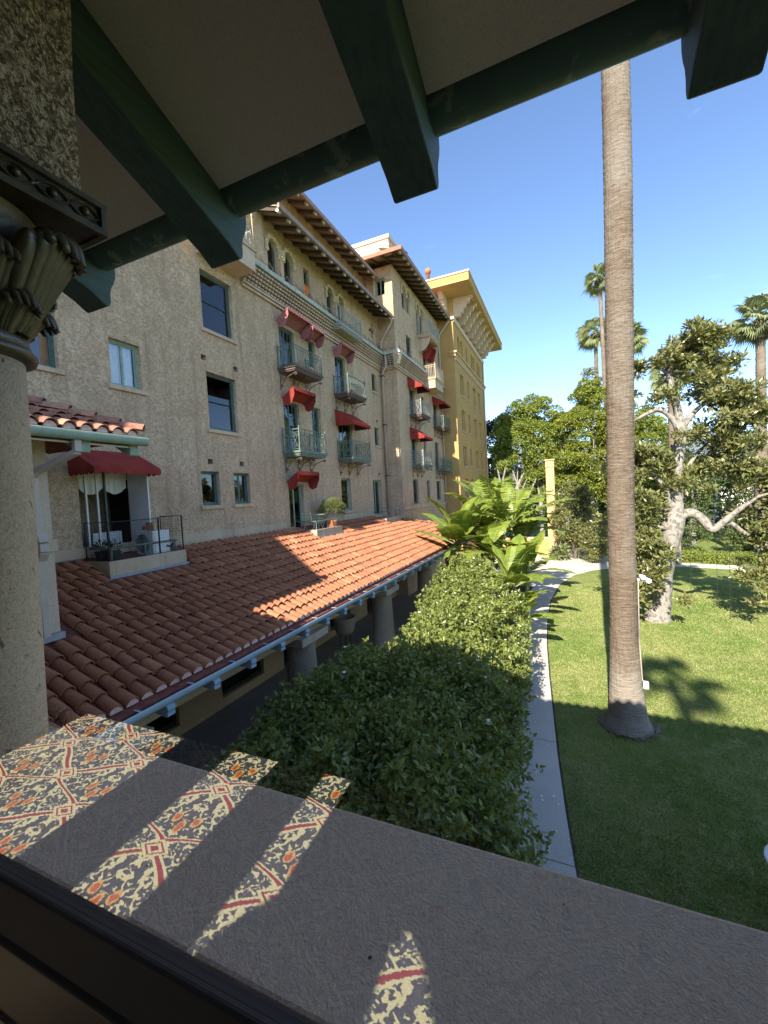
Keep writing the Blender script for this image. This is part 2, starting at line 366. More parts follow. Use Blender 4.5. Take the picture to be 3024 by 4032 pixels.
# concrete walk: slabs with open joints, right edge measured, left edge under the shrubs
PE = [(0.25, 5.0), (-0.06, 7.31), (-0.22, 8.67), (-0.39, 10.45), (-0.58, 12.89), (-0.75, 15.14), (-0.95, 18.33), (-1.05, 21.59), (-1.01, 25.7), (-0.56, 29.89), (0.33, 33.02)]
def edge_x(y):
    for (a, b), (c, d) in zip(PE, PE[1:]):
        if b <= y <= d: return a + (c-a)*(y-b)/(d-b)
    return PE[0][0] + (PE[0][1]-y)*0.13 if y < PE[0][1] else PE[-1][0]
path = tag(link('path', None), kind='structure')
js = [-1.0, 3.6, 7.45, 11.1, 14.6, 18.2, 21.8, 25.4, 29.0]
for a, b in zip(js, js[1:]):
    ys = np.linspace(a+0.012, b-0.012, 7)
    pts = [(edge_x(y), y, 0.0) for y in ys] + [(edge_x(y)-1.45, y, 0.0) for y in reversed(ys)]
    MB().prism([(x, y, -0.05) for x, y, z in pts], (0, 0, 0.085)).build('slab', M['concrete'], path)
tag(MB().prism([(-2.6, 29.02, -0.05), (edge_x(29.02), 29.02, -0.05), (-0.50, 30.2, -0.05), (0.33, 33.02, -0.05), (1.65, 35.18, -0.05), (4.0, 36.9, -0.05), (7.5, 37.5, -0.05), (11.1, 36.5, -0.05), (16, 34.0, -0.05), (26, 27.0, -0.05),
     (27, 28.2, -0.05), (17, 35.3, -0.05), (11.4, 38.1, -0.05), (7.6, 39.1, -0.05), (5.0, 40.5, -0.05), (4.5, 47.0, -0.05), (-1.0, 47.0, -0.05), (-6.2, 44.0, -0.05), (-6.2, 29.02, -0.05)], (0, 0, 0.075)).build('plaza', M['plaza']), kind='structure')
tag(MB().box(-6.15, -1.2, -1.0, 29.0, -0.1, 0.012).build('planting_bed', M['soil']), kind='structure')
tag(MB().box(-10.4, -6.15, -1.0, 29.0, -0.1, 0.06).build('arcade_floor', M['arcade_floor']), kind='structure')
m = MB()
for (a, b), (c, d) in zip(PE[:-2], PE[1:-1]): m.quad((a-0.02, b, 0.010), (a+0.055, b, 0.010), (c+0.055, d, 0.010), (c-0.02, d, 0.010))
tag(m.build('lawn_edge', M['soil']), kind='structure')
# far hills
hv, hf = [], []
nx_, ny_ = 120, 9
for j in range(ny_):
    for i in range(nx_):
        x = -2600 + 5200*i/(nx_-1); y = 2300 + 170*j
        a = math.exp(-((j-4.5)/2.4)**2)
        h = 230 + 70*math.sin(x*0.0021+1.0) + 45*math.sin(x*0.0057+2.3) + 25*math.sin(x*0.013+j) + 14*math.sin(x*0.031)
        hv.append((x, y, -6 + a*max(30, h)))
for j in range(ny_-1):
    for i in range(nx_-1):
        b = j*nx_+i; hf.append((b, b+1, b+nx_+1, b+nx_))
t = NT('hill_slopes'); t.prin(t.mix(t.ramp(t.noise(0.008, 5), [(0.4, 0.0), (0.65, 1.0)]), (0.16, 0.19, 0.24), (0.23, 0.26, 0.31)), 1.0, None, 0.0); M['hill'] = t.m
tag(link('hills', np_mesh('hills', hv, hf, M['hill'], True)), kind='structure')

# ------------------------------------------------------------------ the loggia the view is taken from
wing = thing('loggia_wing', 'shaded tan stucco loggia with green rafters and deep sill framing the whole view', 'building', (0, 0, 0))
GY = 0.349; FZ = 5.0                                      # glass plane, corridor floor
m = MB()
sill_pts = [(0.372, 5.905), (0.372, 5.75), (0.66, 5.75), (0.70, 5.80), (0.706, 5.86), (0.695, 5.882)]
m.prism([(-8.05, y, z) for y, z in sill_pts], (22, 0, 0))
sill = m.build('sill', M['sill_stucco'], wing); tag(sill, 'rough grey-brown stucco window sill'); bevel(sill, 0.006, 2)
# crumbs and chips on the sill
m = MB()
for i in range(16):
    x = random.uniform(-1.0, 1.3); y = random.uniform(0.42, 0.68); r = random.uniform(0.0012, 0.0032)
    m.ball((x, y, 5.905 - (y-0.372)*0.071 + r*0.1), r, 4, 0.5)
tag(m.build('sill_grit', M['woodbrown'], wing), kind='stuff')
m = MB(); m.box(-8.05, 13.95, 0.30, 0.655, 0, 5.748); m.build('wall', M['stucco_pink'], wing)
m = MB(); m.box(-8.05, -1.45, 0.32, 0.69, 5.91, 8.28); m.build('wall', M['stucco_pier'], wing)  # solid wall put in out of view to keep daylight off the corridor
m = MB(); m.box(0.55, 13.95, 0.32, 0.69, 5.91, 8.28); m.build('wall', M['stucco_pier'], wing)  # likewise closed beyond the view so the corridor stays dark
m = MB(); m.box(-1.448, 0.548, 0.32, 0.688, 8.02, 8.28); m.build('lintel', M['stucco_pier'], wing)
pier = MB()
px0, px1, py0, py1 = -1.436, -1.064, 0.314, 0.686
P = []
for i in range(13):
    z = 7.262 + (8.018-7.262)*i/12; k = max(0, (z-7.45)/0.5)
    P.append((z, px1 + 0.055*k*k))
for (z0, a), (z1, b) in zip(P, P[1:]):
    pier.hexa([(px0, py0, z0), (a, py0, z0), (a, py1, z0), (px0, py1, z0), (px0, py0, z1), (b, py0, z1), (b, py1, z1), (px0, py1, z1)])
pier.build('pier', M['stucco_pier'], wing)
# column with its carved capital
CX, CY = -1.25, 0.50
column = link('column', MB().lathe([(0.100, 5.88), (0.103, 6.05), (0.108, 6.3), (0.114, 6.6), (0.117, 6.86)], (CX, CY, 0), 40).mesh('column', M['stucco_shaft'], True, (CX, CY, 5.9)), wing, (CX, CY, 5.9))
def bronzemat():
    t = NT('dark_glazed_stone'); f = t.noise(14, 5, 0.6); g = t.noise(40, 4, 0.6)
    c = t.mix(t.ramp(f, [(0.35, 0.0), (0.7, 1.0)]), (0.048, 0.038, 0.024), (0.125, 0.098, 0.056))
    c = t.mix(t.ramp(g, [(0.62, 0.0), (0.75, 0.7)]), c, (0.24, 0.20, 0.12))
    t.prin(c, 0.36, t.bump(t.noise(60, 3), 0.25, 0.004), 0.6); return t.m
M['bronze'] = bronzemat()
m = MB()
m.lathe([(0.121, 6.862), (0.140, 6.868), (0.143, 6.878), (0.137, 6.888), (0.127, 6.892), (0.131, 6.90), (0.127, 6.912), (0.118, 6.918)], (CX, CY, 0), 40)
sharp_smooth(m.build('ring', M['bronze'], column), 60)
m = MB()
m.lathe([(0.110, 6.915), (0.112, 6.98), (0.122, 7.06), (0.142, 7.13), (0.165, 7.185)], (CX, CY, 0), 32)
def acanthus(m, ang, z0, r0, h, w, out, curl, ribs=3, rise=1.0, pw=1.3):
    """one carved leaf: fluted fingers that run up the bell, swell outwards and curl over at the tip"""
    nf = 9
    for j in range(nf):
        s = -1 + 2*j/(nf-1); tm = 1 - 0.30*s*s; pts = []; rad = []; n = 15
        for i in range(n+1):
            t = tm*i/n; rr = r0 + out*(t**pw) + 0.014*math.sin(t*math.pi) - 0.016*s*s
            q = t*rise*1.75; z = z0 + h*(math.sin(q) if q < 1.5708 else 1.0 - curl*((q-1.5708)**1.6))
            g = ang + s*w*(0.42+0.58*math.sin(min(1.0, t*1.2)*1.5708))/(2*max(rr, 0.05))
            pts.append((CX+rr*math.cos(g), CY+rr*math.sin(g), z - 0.045*s*s*t))
            rad.append(w/nf*(0.62+0.42*math.sin(min(1, t*1.1)*math.pi*0.85))*(1.0-0.55*max(0, (i/n-0.55)/0.45)**1.3)*(1.3 if j == nf//2 else 1.0))
        m.tube(pts, rad, 7)
for k in range(8): acanthus(m, R(45*k+22.5), 6.918, 0.116, 0.075, 0.105, 0.070, 0.50, 2, 1.40)
for k in range(4): acanthus(m, R(90*k), 6.925, 0.118, 0.150, 0.15, 0.085, 0.40, 2, 1.28)
for k in range(4): acanthus(m, R(45+90*k), 6.93, 0.120, 0.215, 0.21, 0.130, 0.42, 2, 1.26, 0.80)
for k in range(0):
    for s in (-1, 1):                                    # corner volutes
        a = R(45+90*k) + s*0.16; pts = []; rad = []
        for i in range(22):
            t = i/21; th = t*math.pi*3.1
            rr = 0.226 - 0.030*(1-t)*math.cos(th); z = 7.145 + 0.030*(1-t)*math.sin(th)
            pts.append((CX+rr*math.cos(a), CY+rr*math.sin(a), z)); rad.append(0.011 - 0.005*t)
        m.tube(pts, rad, 7)
cap = m.build('capital', M['bronze'], column); sharp_smooth(cap, 80); tag(cap, 'dark carved acanthus leaf capital')
b_ = 0.221; zb, zt = 7.187, 7.26
m = MB(); m.box(CX-b_+0.012, CX+b_-0.012, CY-b_+0.012, CY+b_-0.012, zb, zt-0.002)
for sx, sy in ((1, 0), (-1, 0), (0, 1), (0, -1)):        # raised border of each face of the abacus
    for z0, z1 in ((zb-0.004, zb+0.012), (zt-0.012, zt)):
        if sx: m.box(CX+sx*b_-0.014, CX+sx*b_+0.001*sx, CY-b_, CY+b_, z0, z1)
        else: m.box(CX-b_+0.0145, CX+b_-0.0145, CY+sy*b_-0.014, CY+sy*b_+0.001*sy, z0, z1)
    for e in (-1, 1):
        if sx: m.box(CX+sx*b_-0.0135, CX+sx*b_, CY+e*(b_-0.007)-0.006, CY+e*(b_-0.007)+0.006, zb+0.012, zt-0.012)
aba = m.build('abacus', M['bronze'], column)
m = MB(); zc = (zb+zt)/2
for ph in (0, math.pi):
    m.tube([(CX+b_-0.010, CY-b_+0.012+(2*b_-0.024)*i/96, zc+0.018*math.sin(i/96*math.pi*6+ph)) for i in range(97)], 0.0042, 6)
for k in range(6): m.ball((CX+b_-0.011, CY-b_+0.012+(2*b_-0.024)*(k+0.5)/6, zc), 0.011, 8)
for k in range(6): m.lathe([(0.016, -0.002), (0.018, 0), (0.016, 0.002)], (CX+b_-2, 0, 0), 3) if False else None
sharp_smooth(m.build('interlace', M['bronze'], column), 60)
# rafters, soffit, gutter board
SLOPE = 0.407
def raf_z(y): return 7.68 + SLOPE*(1.66-y)
tail = [(0.60, raf_z(0.60)), (1.56, raf_z(1.56)), (1.632, 7.676), (1.655, 7.690), (1.662, 7.715), (1.660, 7.75), (1.668, 7.79), (1.688, 7.83), (1.70, 7.87), (1.70, 7.96), (0.60, raf_z(0.60)+0.25)]
m0 = MB().prism([(0, y, z) for y, z in tail], (0.182, 0, 0)).mesh('rafter', M['green'])
m0.polygons.foreach_set('use_smooth', [False]*len(m0.polygons))
for k in range(-6, 13):
    o = link('rafter', m0, wing, (-0.597+0.985*k, 0, 0)); bevel(o, 0.007, 2)
m = MB()
xs = [-0.597+0.985*k for k in range(-7, 14)]
for a, b in zip(xs, xs[1:]):
    x0, x1 = a+0.184, b-0.002
    m.hexa([(x0, 0.66, raf_z(0.66)+0.2), (x1, 0.66, raf_z(0.66)+0.2), (x1, 1.525, raf_z(1.525)+0.2), (x0, 1.525, raf_z(1.525)+0.2),
            (x0, 0.66, raf_z(0.66)+0.235), (x1, 0.66, raf_z(0.66)+0.235), (x1, 1.525, raf_z(1.525)+0.235), (x0, 1.525, raf_z(1.525)+0.235)])
m.build('soffit', M['soffit'], wing)
fp = [(1.527, 7.955), (1.535, 7.915), (1.56, 7.888), (1.60, 7.876), (1.645, 7.880), (1.675, 7.90), (1.69, 7.93), (1.69, 7.985), (1.527, 8.02)]
for a, b in zip(xs, xs[1:]):
    o = MB().prism([(a+0.183, y, z) for y, z in fp], (b-a-0.184, 0, 0)).build('fascia', M['fascia'], wing); sharp_smooth(o, 50)
# its roof: deck, and barrel tiles whose ends give the shadow its scalloped edge
m = MB(); ry = -0.95; rz = 7.985 + SLOPE*(1.70-ry)
m.hexa([(-8.0, 1.72, 7.99), (14, 1.72, 7.99), (14, ry, rz), (-8.0, ry, rz), (-8.0, 1.72, 8.02), (14, 1.72, 8.02), (14, ry, rz+0.03), (-8.0, ry, rz+0.03)])
m.hexa([(-8.0, -3.6, 7.99), (14, -3.6, 7.99), (14, ry-0.01, rz), (-8.0, ry-0.01, rz), (-8.0, -3.6, 8.02), (14, -3.6, 8.02), (14, ry-0.01, rz+0.03), (-8.0, ry-0.01, rz+0.03)])
m.box(-8.0, 14, 1.70, 1.745, 7.992, 8.085); roof = m.build('roof', M['tile_bed'], wing)  # the box is a lip added to flatten the scallops of the eave shadow
def barrel_mesh(name, L=0.46, r0=0.110, r1=0.088, n=8, th=0.016, lift=0.045):
    """half-round tile: front rim at y=0, back at y=L"""
    v, f = [], []
    for (y, r, dz) in ((0, r0, lift), (L, r1, 0.0)):
        for k in range(n+1):
            g = math.pi*k/n; v.append((r*math.cos(g), y, r*math.sin(g)+dz))
    for k in range(n): f.append((k, k+1, n+1+k+1, n+1+k))
    b = len(v)
    for k in range(n+1):
        g = math.pi*k/n; v.append(((r0-th)*math.cos(g), 0, (r0-th)*math.sin(g)+lift))
    for k in range(n): f.append((b+k, b+k+1, k+1, k))
    b2 = len(v)
    for k in range(n+1):
        g = math.pi*k/n; v.append(((r0-th)*math.cos(g), L*0.5, (r0-th)*math.sin(g)+lift*0.5))
    for k in range(n): f.append((b2+k, b2+k+1, b+k+1, b+k))
    return np.array(v), f
TV, TF = barrel_mesh('tile')
def tile_data(mat):
    me = bpy.data.meshes.new('tile'); me.from_pydata([tuple(x) for x in TV], [], TF); me.materials.append(mat)
    for p in me.polygons: p.use_smooth = True
    me.set_sharp_from_angle(angle=R(50)); me.update(); return me
def tiles_joined(name, mats, mat, parent, kind='stuff'):
    """many tiles in one mesh; mats = list of 4x4 matrices"""
    if not mats: return
    V = np.concatenate([(TV @ np.array(mm.to_3x3()).T) + np.array(mm.translation) for mm in mats])
    F = np.array(TF); n = len(TV)
    FF = np.concatenate([F + i*n for i in range(len(mats))])
    me = np_mesh(name, V, FF, mat, True); me.set_sharp_from_angle(angle=R(50))
    o = link(name, me, parent); tag(o, kind=kind); return o
def frame_m(o, ux, uy, uz): return Matrix(((ux[0], uy[0], uz[0], o[0]), (ux[1], uy[1], uz[1], o[1]), (ux[2], uy[2], uz[2], o[2]), (0, 0, 0, 1)))
th = math.atan(SLOPE); up = (0, -math.cos(th), math.sin(th)); nn = (0, math.sin(th), math.cos(th))
ms = []
for i in range(88):
    for rrow in range(7):
        o = Vector((-7.9+0.25*i, 1.735, 7.985)) + Vector(up)*(0.37*rrow)
        ms.append(frame_m(o, (-1, 0, 0), up, nn))
tiles_joined('roof_tiles', ms, M['tile'], roof)
# corridor behind the camera: floor with carpet, back wall with slots shaped for the sun patches, ceiling
m = MB(); m.box(-8.0, 13.9, -2.3, 0.29, 4.7, 4.985); m.build('floor_slab', M['darkbrown'], wing)
m = MB(); m.box(-8.0, 13.9, -2.3, 0.31, 7.90, 8.0); m.build('ceiling', M['woodbrown'], wing)
m = MB(); m.box(-4.2, -4.0, -2.2, 0.31, 5.0, 7.89); m.box(3.0, 3.2, -2.2, 0.31, 5.0, 7.89); m.build('corridor_partition', M['woodbrown'], wing)
BW = -2.2
def slots_at(x):
    """open height ranges of the back wall at x (above the floor)"""
    xx = x + 0.061*1.4
    r = []
    if -3.30 < xx < -2.28: r.append((0.71, 1.86))
    if -1.88 < xx < -1.53: r.append((0.71, 1.86))
    if -1.24 < xx < -1.05:
        t = (xx+1.24)/0.19; r.append((0.71, 1.72 - 0.24*min(1, t*1.2)**0.7))
    if -0.60 < xx < -0.355:
        t = (xx+0.60)/0.245; r.append((1.14 + (0.10*(0.25-t)/0.25 if t < 0.25 else 0.22*((t-0.25)/0.75)**1.5), 1.90))
    return r
m = MB(); dx = 0.02; x = -4.2
solid = None
def wall_seg(x0, x1, zs):
    z = FZ - 5.0
    for a, b in zs + [(3.2, 3.2)]:
        m.box(x0, x1, BW-0.42, BW, z, FZ+a); z = FZ+b  # wall made thick to hold skylight off the carpet
runs = []
while x < 3.2 - 1e-6:
    zs = [(round(a, 3), round(b, 3)) for a, b in slots_at(x+dx/2)]
    if runs and runs[-1][2] == zs: runs[-1][1] = x+dx
    else: runs.append([x, x+dx, zs])
    x += dx
for x0, x1, zs in runs: wall_seg(x0, x1, zs)
m.box(-8.05, -4.2, BW-0.42, BW, 0, 8.2); m.box(3.2, 13.95, BW-0.42, BW, 0, 8.2)
m.build('back_wall', M['woodbrown'], wing)
# window: bottom rail and panes
fr = link('window_frame', MB().prism([(-4.0, y, z) for y, z in [(0.345, 5.92), (0.335, 5.92), (0.312, 5.868), (0.305, 5.862), (0.305, 5.70), (0.371, 5.70), (0.371, 5.904), (0.352, 5.904), (0.352, 5.912), (0.345, 5.912)]], (7, 0, 0)).mesh('window_frame', M['darkbrown']), wing)
bevel(fr, 0.003, 2)
MB().box(-4.0, 3.0, 0.285, 0.2995, 5.0, 5.69).build('inner_panel', M['dark'], fr)  # black sheet added to cover the paler wall below the rail
m = MB(); m.box(-4.0, 3.0, 0.16, 0.283, 5.30, 5.45); bevel(m.build('inner_stool', M['dark'], fr), 0.01, 2)
ZP = 6.222                                        # made-up joint: boosted reflection below, none above
m = MB().quad((-1.44, GY, 5.918), (0.55, GY, 5.918), (0.55, GY, ZP), (-1.44, GY, ZP)); m.build('pane', M['pane_reflect'], fr)
m = MB().quad((-1.44, GY, ZP), (0.55, GY, ZP), (0.55, GY, 8.0), (-1.44, GY, 8.0)); m.build('pane', M['pane_clear'], fr)
# carpet
def carpetmat():
    t = NT('floral_carpet')
    sp = t.n('ShaderNodeSeparateXYZ'); t.l(t.pos.outputs['Position'], sp.inputs[0])
    wob = t.noise(90, 2, 0.5); wv = t.math('MULTIPLY', t.math('SUBTRACT', wob, 0.5), 0.035)
    u = t.math('ADD', t.math('DIVIDE', t.math('ADD', sp.outputs['X'], 1.72), 0.655), wv)
    v = t.math('ADD', t.math('DIVIDE', t.math('ADD', sp.outputs['Y'], 0.503), 0.39), wv)
    tp = 2*math.pi
    c = t.math('MULTIPLY_ADD', t.math('COSINE', t.math('MULTIPLY', v, tp)), -0.25); c.node.inputs[2].default_value = 0.25; c = t.math('ADD', c, t.math('MULTIPLY', t.math('SINE', t.math('MULTIPLY', v, 2*tp)), 0.06))
    def wrap(x): return t.math('ABSOLUTE', t.math('SUBTRACT', t.math('FRACT', t.math('ADD', x, 0.5)), 0.5))
    d = t.math('MINIMUM', wrap(t.math('SUBTRACT', u, c)), wrap(t.math('ADD', u, c)))
    # cell coordinates, mirrored about the stem
    def cell(ou, ov):
        a = wrap(t.math('SUBTRACT', u, ou)); b = t.math('SUBTRACT', t.math('FRACT', t.math('ADD', t.math('SUBTRACT', v, ov), 0.5)), 0.5)
        return a, b
    a1, b1 = cell(0.5, 0.0); a2, b2 = cell(0.0, 0.5)
    sel = t.math('LESS_THAN', t.math('ADD', t.math('POWER', a1, 2.0), t.math('POWER', b1, 2.0)), t.math('ADD', t.math('POWER', a2, 2.0), t.math('POWER', b2, 2.0)))
    def pick(x, y):
        mm = t.n('ShaderNodeMix', data_type='FLOAT'); t.l(sel, mm.inputs[0]); t.l(y, mm.inputs[2]); t.l(x, mm.inputs[3]); return mm.outputs[0]
    a, b = pick(a1, a2), pick(b1, b2)
    cb = t.n('ShaderNodeCombineXYZ'); t.l(t.math('MULTIPLY', a, 1.6), cb.inputs[0]); t.l(b, cb.inputs[1])
    n1 = t.noise(7.5, 0.6, 0.4, 2.6, cb.outputs[0])
    scroll = t.math('GREATER_THAN', n1, 0.555)
    base = t.mix(scroll, (0.075, 0.072, 0.098), (0.78, 0.74, 0.46))
    def ell(x, y, ca, cb_, ra, rb):
        p = t.math('DIVIDE', t.math('SUBTRACT', x, ca), ra); q = t.math('DIVIDE', t.math('SUBTRACT', y, cb_), rb)
        return t.math('ADD', t.math('POWER', p, 2.0), t.math('POWER', q, 2.0))
    nf = t.math('MULTIPLY', t.math('SUBTRACT', t.noise(34, 2, 0.5), 0.5), 1.6)
    for (ca, cbb, ra, rb) in ((0.0, 0.17, 0.036, 0.10), (0.09, 0.06, 0.036, 0.08)):
        e = t.math('ADD', ell(a, b, ca, cbb, ra, rb), nf)
        base = t.mix(t.math('LESS_THAN', e, 1.0), base, (0.80, 0.47, 0.15))
        base = t.mix(t.math('LESS_THAN', e, 0.42), base, (0.60, 0.13, 0.055))
    base = t.mix(t.math('LESS_THAN', d, 0.062), base, (0.78, 0.74, 0.46))
    base = t.mix(t.math('LESS_THAN', d, 0.028), base, (0.36, 0.022, 0.03))
    # diamonds where the ogees meet
    u0 = t.math('ADD', wrap(u), wrap(v)); u1 = t.math('ADD', wrap(t.math('SUBTRACT', u, 0.5)), wrap(t.math('SUBTRACT', v, 0.5)))
    dd = t.math('MINIMUM', u0, u1)
    for lim, col in ((0.135, (0.78, 0.74, 0.46)), (0.10, (0.36, 0.022, 0.03)), (0.078, (0.78, 0.74, 0.46)), (0.042, (0.36, 0.022, 0.03))):
        base = t.mix(t.math('LESS_THAN', dd, lim), base, col)
    t.prin(base, 0.95, t.bump(t.noise(260, 2), 0.5, 0.004), 0.05); return t.m
M['carpet'] = carpetmat()
cp = MB().box(-3.99, 2.99, -2.19, 0.285, 4.986, 5.0).build('carpet', M['carpet'])
tag(cp, 'dark carpet with cream scrolls and red ogees mirrored in the window glass', 'carpet')

# ------------------------------------------------------------------ projecting corner block at the left
blk = thing('corner_block', 'pinkish stucco corner block with small tiled hip roof and green gutter', 'building', (-9, 2, 0))
MB().box(-10.44, -8.1, -3.0, 4.27, 0, 7.75).build('wall', M['stucco_pink'], blk)
MB().box(-8.099, -8.03, 0.7, 4.29, 5.86, 6.07).box(-8.6, -8.098, 4.271, 4.34, 5.86, 6.07).build('string_course', M['stucco_smooth'], blk)
ex, ey, ez = -7.42, 5.55, 7.80                            # eave lines of the hip roof
ang = math.atan(0.42); upx = (-math.cos(ang), 0, math.sin(ang)); nx = (math.sin(ang), 0, math.cos(ang))
hl = 3.0
m = MB(); m.hexa([(ex, -3, ez), (ex, ey, ez), (ex-hl, ey-hl, ez+hl*0.42), (ex-hl, -3, ez+hl*0.42), (ex, -3, ez+0.04), (ex, ey, ez+0.04), (ex-hl, ey-hl, ez+hl*0.42+0.04), (ex-hl, -3, ez+hl*0.42+0.04)])
m.poly([(ex, ey, ez+0.02), (ex-hl, ey, ez+0.02), (ex-hl, ey-hl, ez+hl*0.42+0.02)])
hip = m.build('roof', M['tile_bed'], blk)
TD_old = tile_data(M['tile_old']); TD = tile_data(M['tile'])
def put_tile(data, parent, mm, name='tile'):
    o = bpy.data.objects.new(name, data); COL.objects.link(o); o.parent = parent
    o.matrix_world = mm
    o.matrix_local = Matrix.Translation(-WL[parent.name]) @ mm; WL[o.name] = mm.translation.copy(); return o
for i in range(22):
    y = ey - 0.22 - 0.27*i
    for rrow in range(8):
        d = 0.37*rrow
        if d*math.cos(ang) > min(hl, (ey - y)) - 0.06 or y < 0.7: break
        o = Vector((ex+0.06, y, ez+0.06)) + Vector(upx)*d
        jig = Matrix.Rotation(R(random.uniform(-1.5, 1.5)), 4, 'Z')
        put_tile(TD_old, hip, frame_m(o, (0, 1, 0), upx, nx) @ jig)
    if y > 0.7:
        MB().prism([(ex+0.055, y+0.094*math.cos(math.pi*k/8), ez+0.075+0.094*math.sin(math.pi*k/8)) for k in range(9)], (-0.03, 0, 0.005)).build('mortar_plug', M['mortar'], hip)
hd = Vector((-1, -1, 0.42)).normalized(); sd = Vector((1, -1, 0)).normalized(); hn = hd.cross(sd)*-1
for k in range(8):
    o = Vector((ex+0.02, ey+0.02, ez+0.15)) + hd*(0.40*k)
    put_tile(TD_old, hip, frame_m(o, -sd if sd.cross(hd).z < 0 else sd, hd, (sd.cross(hd) if sd.cross(hd).z > 0 else -sd.cross(hd))) @ Matrix.Scale(1.15, 4))
gp = [(0.0, 0.0), (0.0, -0.05), (0.03, -0.11), (0.08, -0.14), (0.13, -0.13), (0.165, -0.08), (0.175, 0.0), (0.165, 0.012), (0.158, 0.0), (0.15, -0.07), (0.125, -0.115), (0.08, -0.125), (0.035, -0.10), (0.015, -0.05), (0.015, 0.0)]
g = MB().prism([(ex+0.02+a, 0.7, ez+0.03+b) for a, b in gp], (0, ey+0.02-0.7, 0)).build('gutter', M['sage'], blk); sharp_smooth(g, 50)
rt = [(0, 0), (-0.75, 0.315), (-0.75, 0.13), (-0.16, -0.21), (-0.04, -0.26), (0.0, -0.25), (0.015, -0.16), (0.0, -0.07)]
rm = MB().prism([(a, 0, b) for a, b in rt], (0, 0.17, 0)).mesh('rafter', M['sage'])
for y in (5.3, 4.42, 3.5, 2.6, 1.7): bevel(link('rafter', rm, blk, (ex+0.0, y, ez-0.035)), 0.008, 2)
MB().hexa([(ex-0.68, 0.7, ez+0.13), (ex-0.02, 0.7, ez-0.15), (ex-0.02, ey-0.1, ez-0.15), (ex-0.68, ey-0.1, ez+0.13), (ex-0.68, 0.7, ez+0.16), (ex-0.02, 0.7, ez-0.12), (ex-0.02, ey-0.1, ez-0.12), (ex-0.68, ey-0.1, ez+0.16)]).build('soffit', M['soffit'], blk)
m = MB(); w = 0.055
def duct(m, pts, a=0.055, b=0.045):
    for p, q in zip(pts, pts[1:]):
        p, q = Vector(p), Vector(q); d = (q-p).normalized(); s = Vector((0, 1, 0)); n_ = d.cross(s).normalized()
        A = [p + s*i*a + n_*j*b for i, j in ((-1, -1), (1, -1), (1, 1), (-1, 1))]; B = [x + (q-p) for x in A]
        m.hexa(A + B)
duct(m, [(-7.36, 4.34, 7.70), (-7.36, 4.34, 7.50), (-7.95, 4.02, 7.20), (-8.035, 4.02, 7.12), (-8.035, 4.02, 6.10)])
duct(m, [(-7.99, 4.03, 6.16), (-7.94, 4.03, 6.02), (-7.94, 4.03, 5.88), (-8.03, 4.03, 5.76)], 0.07, 0.06)
duct(m, [(-8.035, 4.02, 5.80), (-8.035, 4.02, 4.44)])
bevel(m.build('downspout', M['pipe'], blk), 0.008, 2)
MB().box(-8.097, -8.0, 3.4, 4.29, 4.36, 4.47).build('flashing', M['lead'], blk)
# tall gabled part of the hotel that stands behind the view and shades the arcade roof
MB().prism([(-7.88, -3.4, 0), (-7.88, -3.4, 14.3), (-13.2, -3.4, 18.3), (-22, -3.4, 14.4), (-22, -3.4, 0)], (0, -8, 0)).build('rear_gable', M['stucco'], blk)
# ------------------------------------------------------------------ arcade with its clay tile roof
arc = thing('arcade', 'low arcade with red clay tile roof, pale blue gutter and stout tapered columns', 'arcade', (-8, 12, 0))
RS = 0.444; ra = math.atan(RS)
def roof_z(x): return 3.50 + RS*(-6.25-x)
upr = (-math.cos(ra), 0, math.sin(ra)); nr = (math.sin(ra), 0, math.cos(ra))
def hip_x(y): return -10.5 if y < 22.0 else (-9.45 if y < 24.3 else -9.45 + (y-24.3)*0.43)
m = MB()
ys = [1.5, 4.27, 22.0, 22.02, 24.3, 26.0, 28.5, 31.5]
for a, b in zip(ys, ys[1:]):
    xa, xb = hip_x(a+0.001), hip_x(b-0.001)
    m.hexa([(-6.1, a, roof_z(-6.1)-0.04), (-6.1, b, roof_z(-6.1)-0.04), (xb, b, roof_z(xb)-0.04), (xa, a, roof_z(xa)-0.04), (-6.1, a, roof_z(-6.1)), (-6.1, b, roof_z(-6.1)), (xb, b, roof_z(xb)), (xa, a, roof_z(xa))])
aroof = m.build('roof', M['tile_bed'], arc)
cand = []
for i in range(118):
    y = 1.9 + 0.25*i
    for r_ in range(13):
        o = Vector((-6.20, y, roof_z(-6.20)+0.012)) + Vector(upr)*(0.37*r_)
        if o.x - 0.40 < hip_x(y) - 0.02: break
        if o.x < -7.75 and y < 4.42: continue
        if o.x - 0.36 < -9.55 and 6.0 < y < 8.3: continue
        if o.x - 0.36 < -9.45 and 14.4 < y < 16.9: continue
        jit = Matrix.Rotation(R(random.gauss(0, 1.5)), 4, 'Z') @ Matrix.Rotation(R(random.gauss(0, 0.9)), 4, 'X')
        d = (o - CAM).length
        vis = 0 if (y > 3.2) else 1
        cand.append((vis, d, r_, y, frame_m(o + Vector((random.uniform(-0.022, 0.022), random.uniform(-0.010, 0.010), random.uniform(-0.005, 0.006))), (0, 1, 0), upr, nr) @ jit))
cand.sort(key=lambda c: (c[0], c[1]))
for c in cand[:300]: put_tile(TD, aroof, c[4])
tiles_joined('roof_tiles', [c[4] for c in cand[300:]], M['tile'], aroof)
pm = MB().prism([(0, 0.098*math.cos(math.pi*k/9), 0.098*math.sin(math.pi*k/9)+0.028) for k in range(10)], (-0.03, 0, 0.012)).mesh('mortar_plug', M['mortar'])
for i in range(5, 80):
    o = link('mortar_plug', pm, aroof, (-6.20+0.016, 1.9+0.25*i, roof_z(-6.20)+0.012))
hv_ = [Vector((hip_x(y), y, roof_z(hip_x(y))+0.06)) for y in np.arange(24.3, 31, 0.42)]
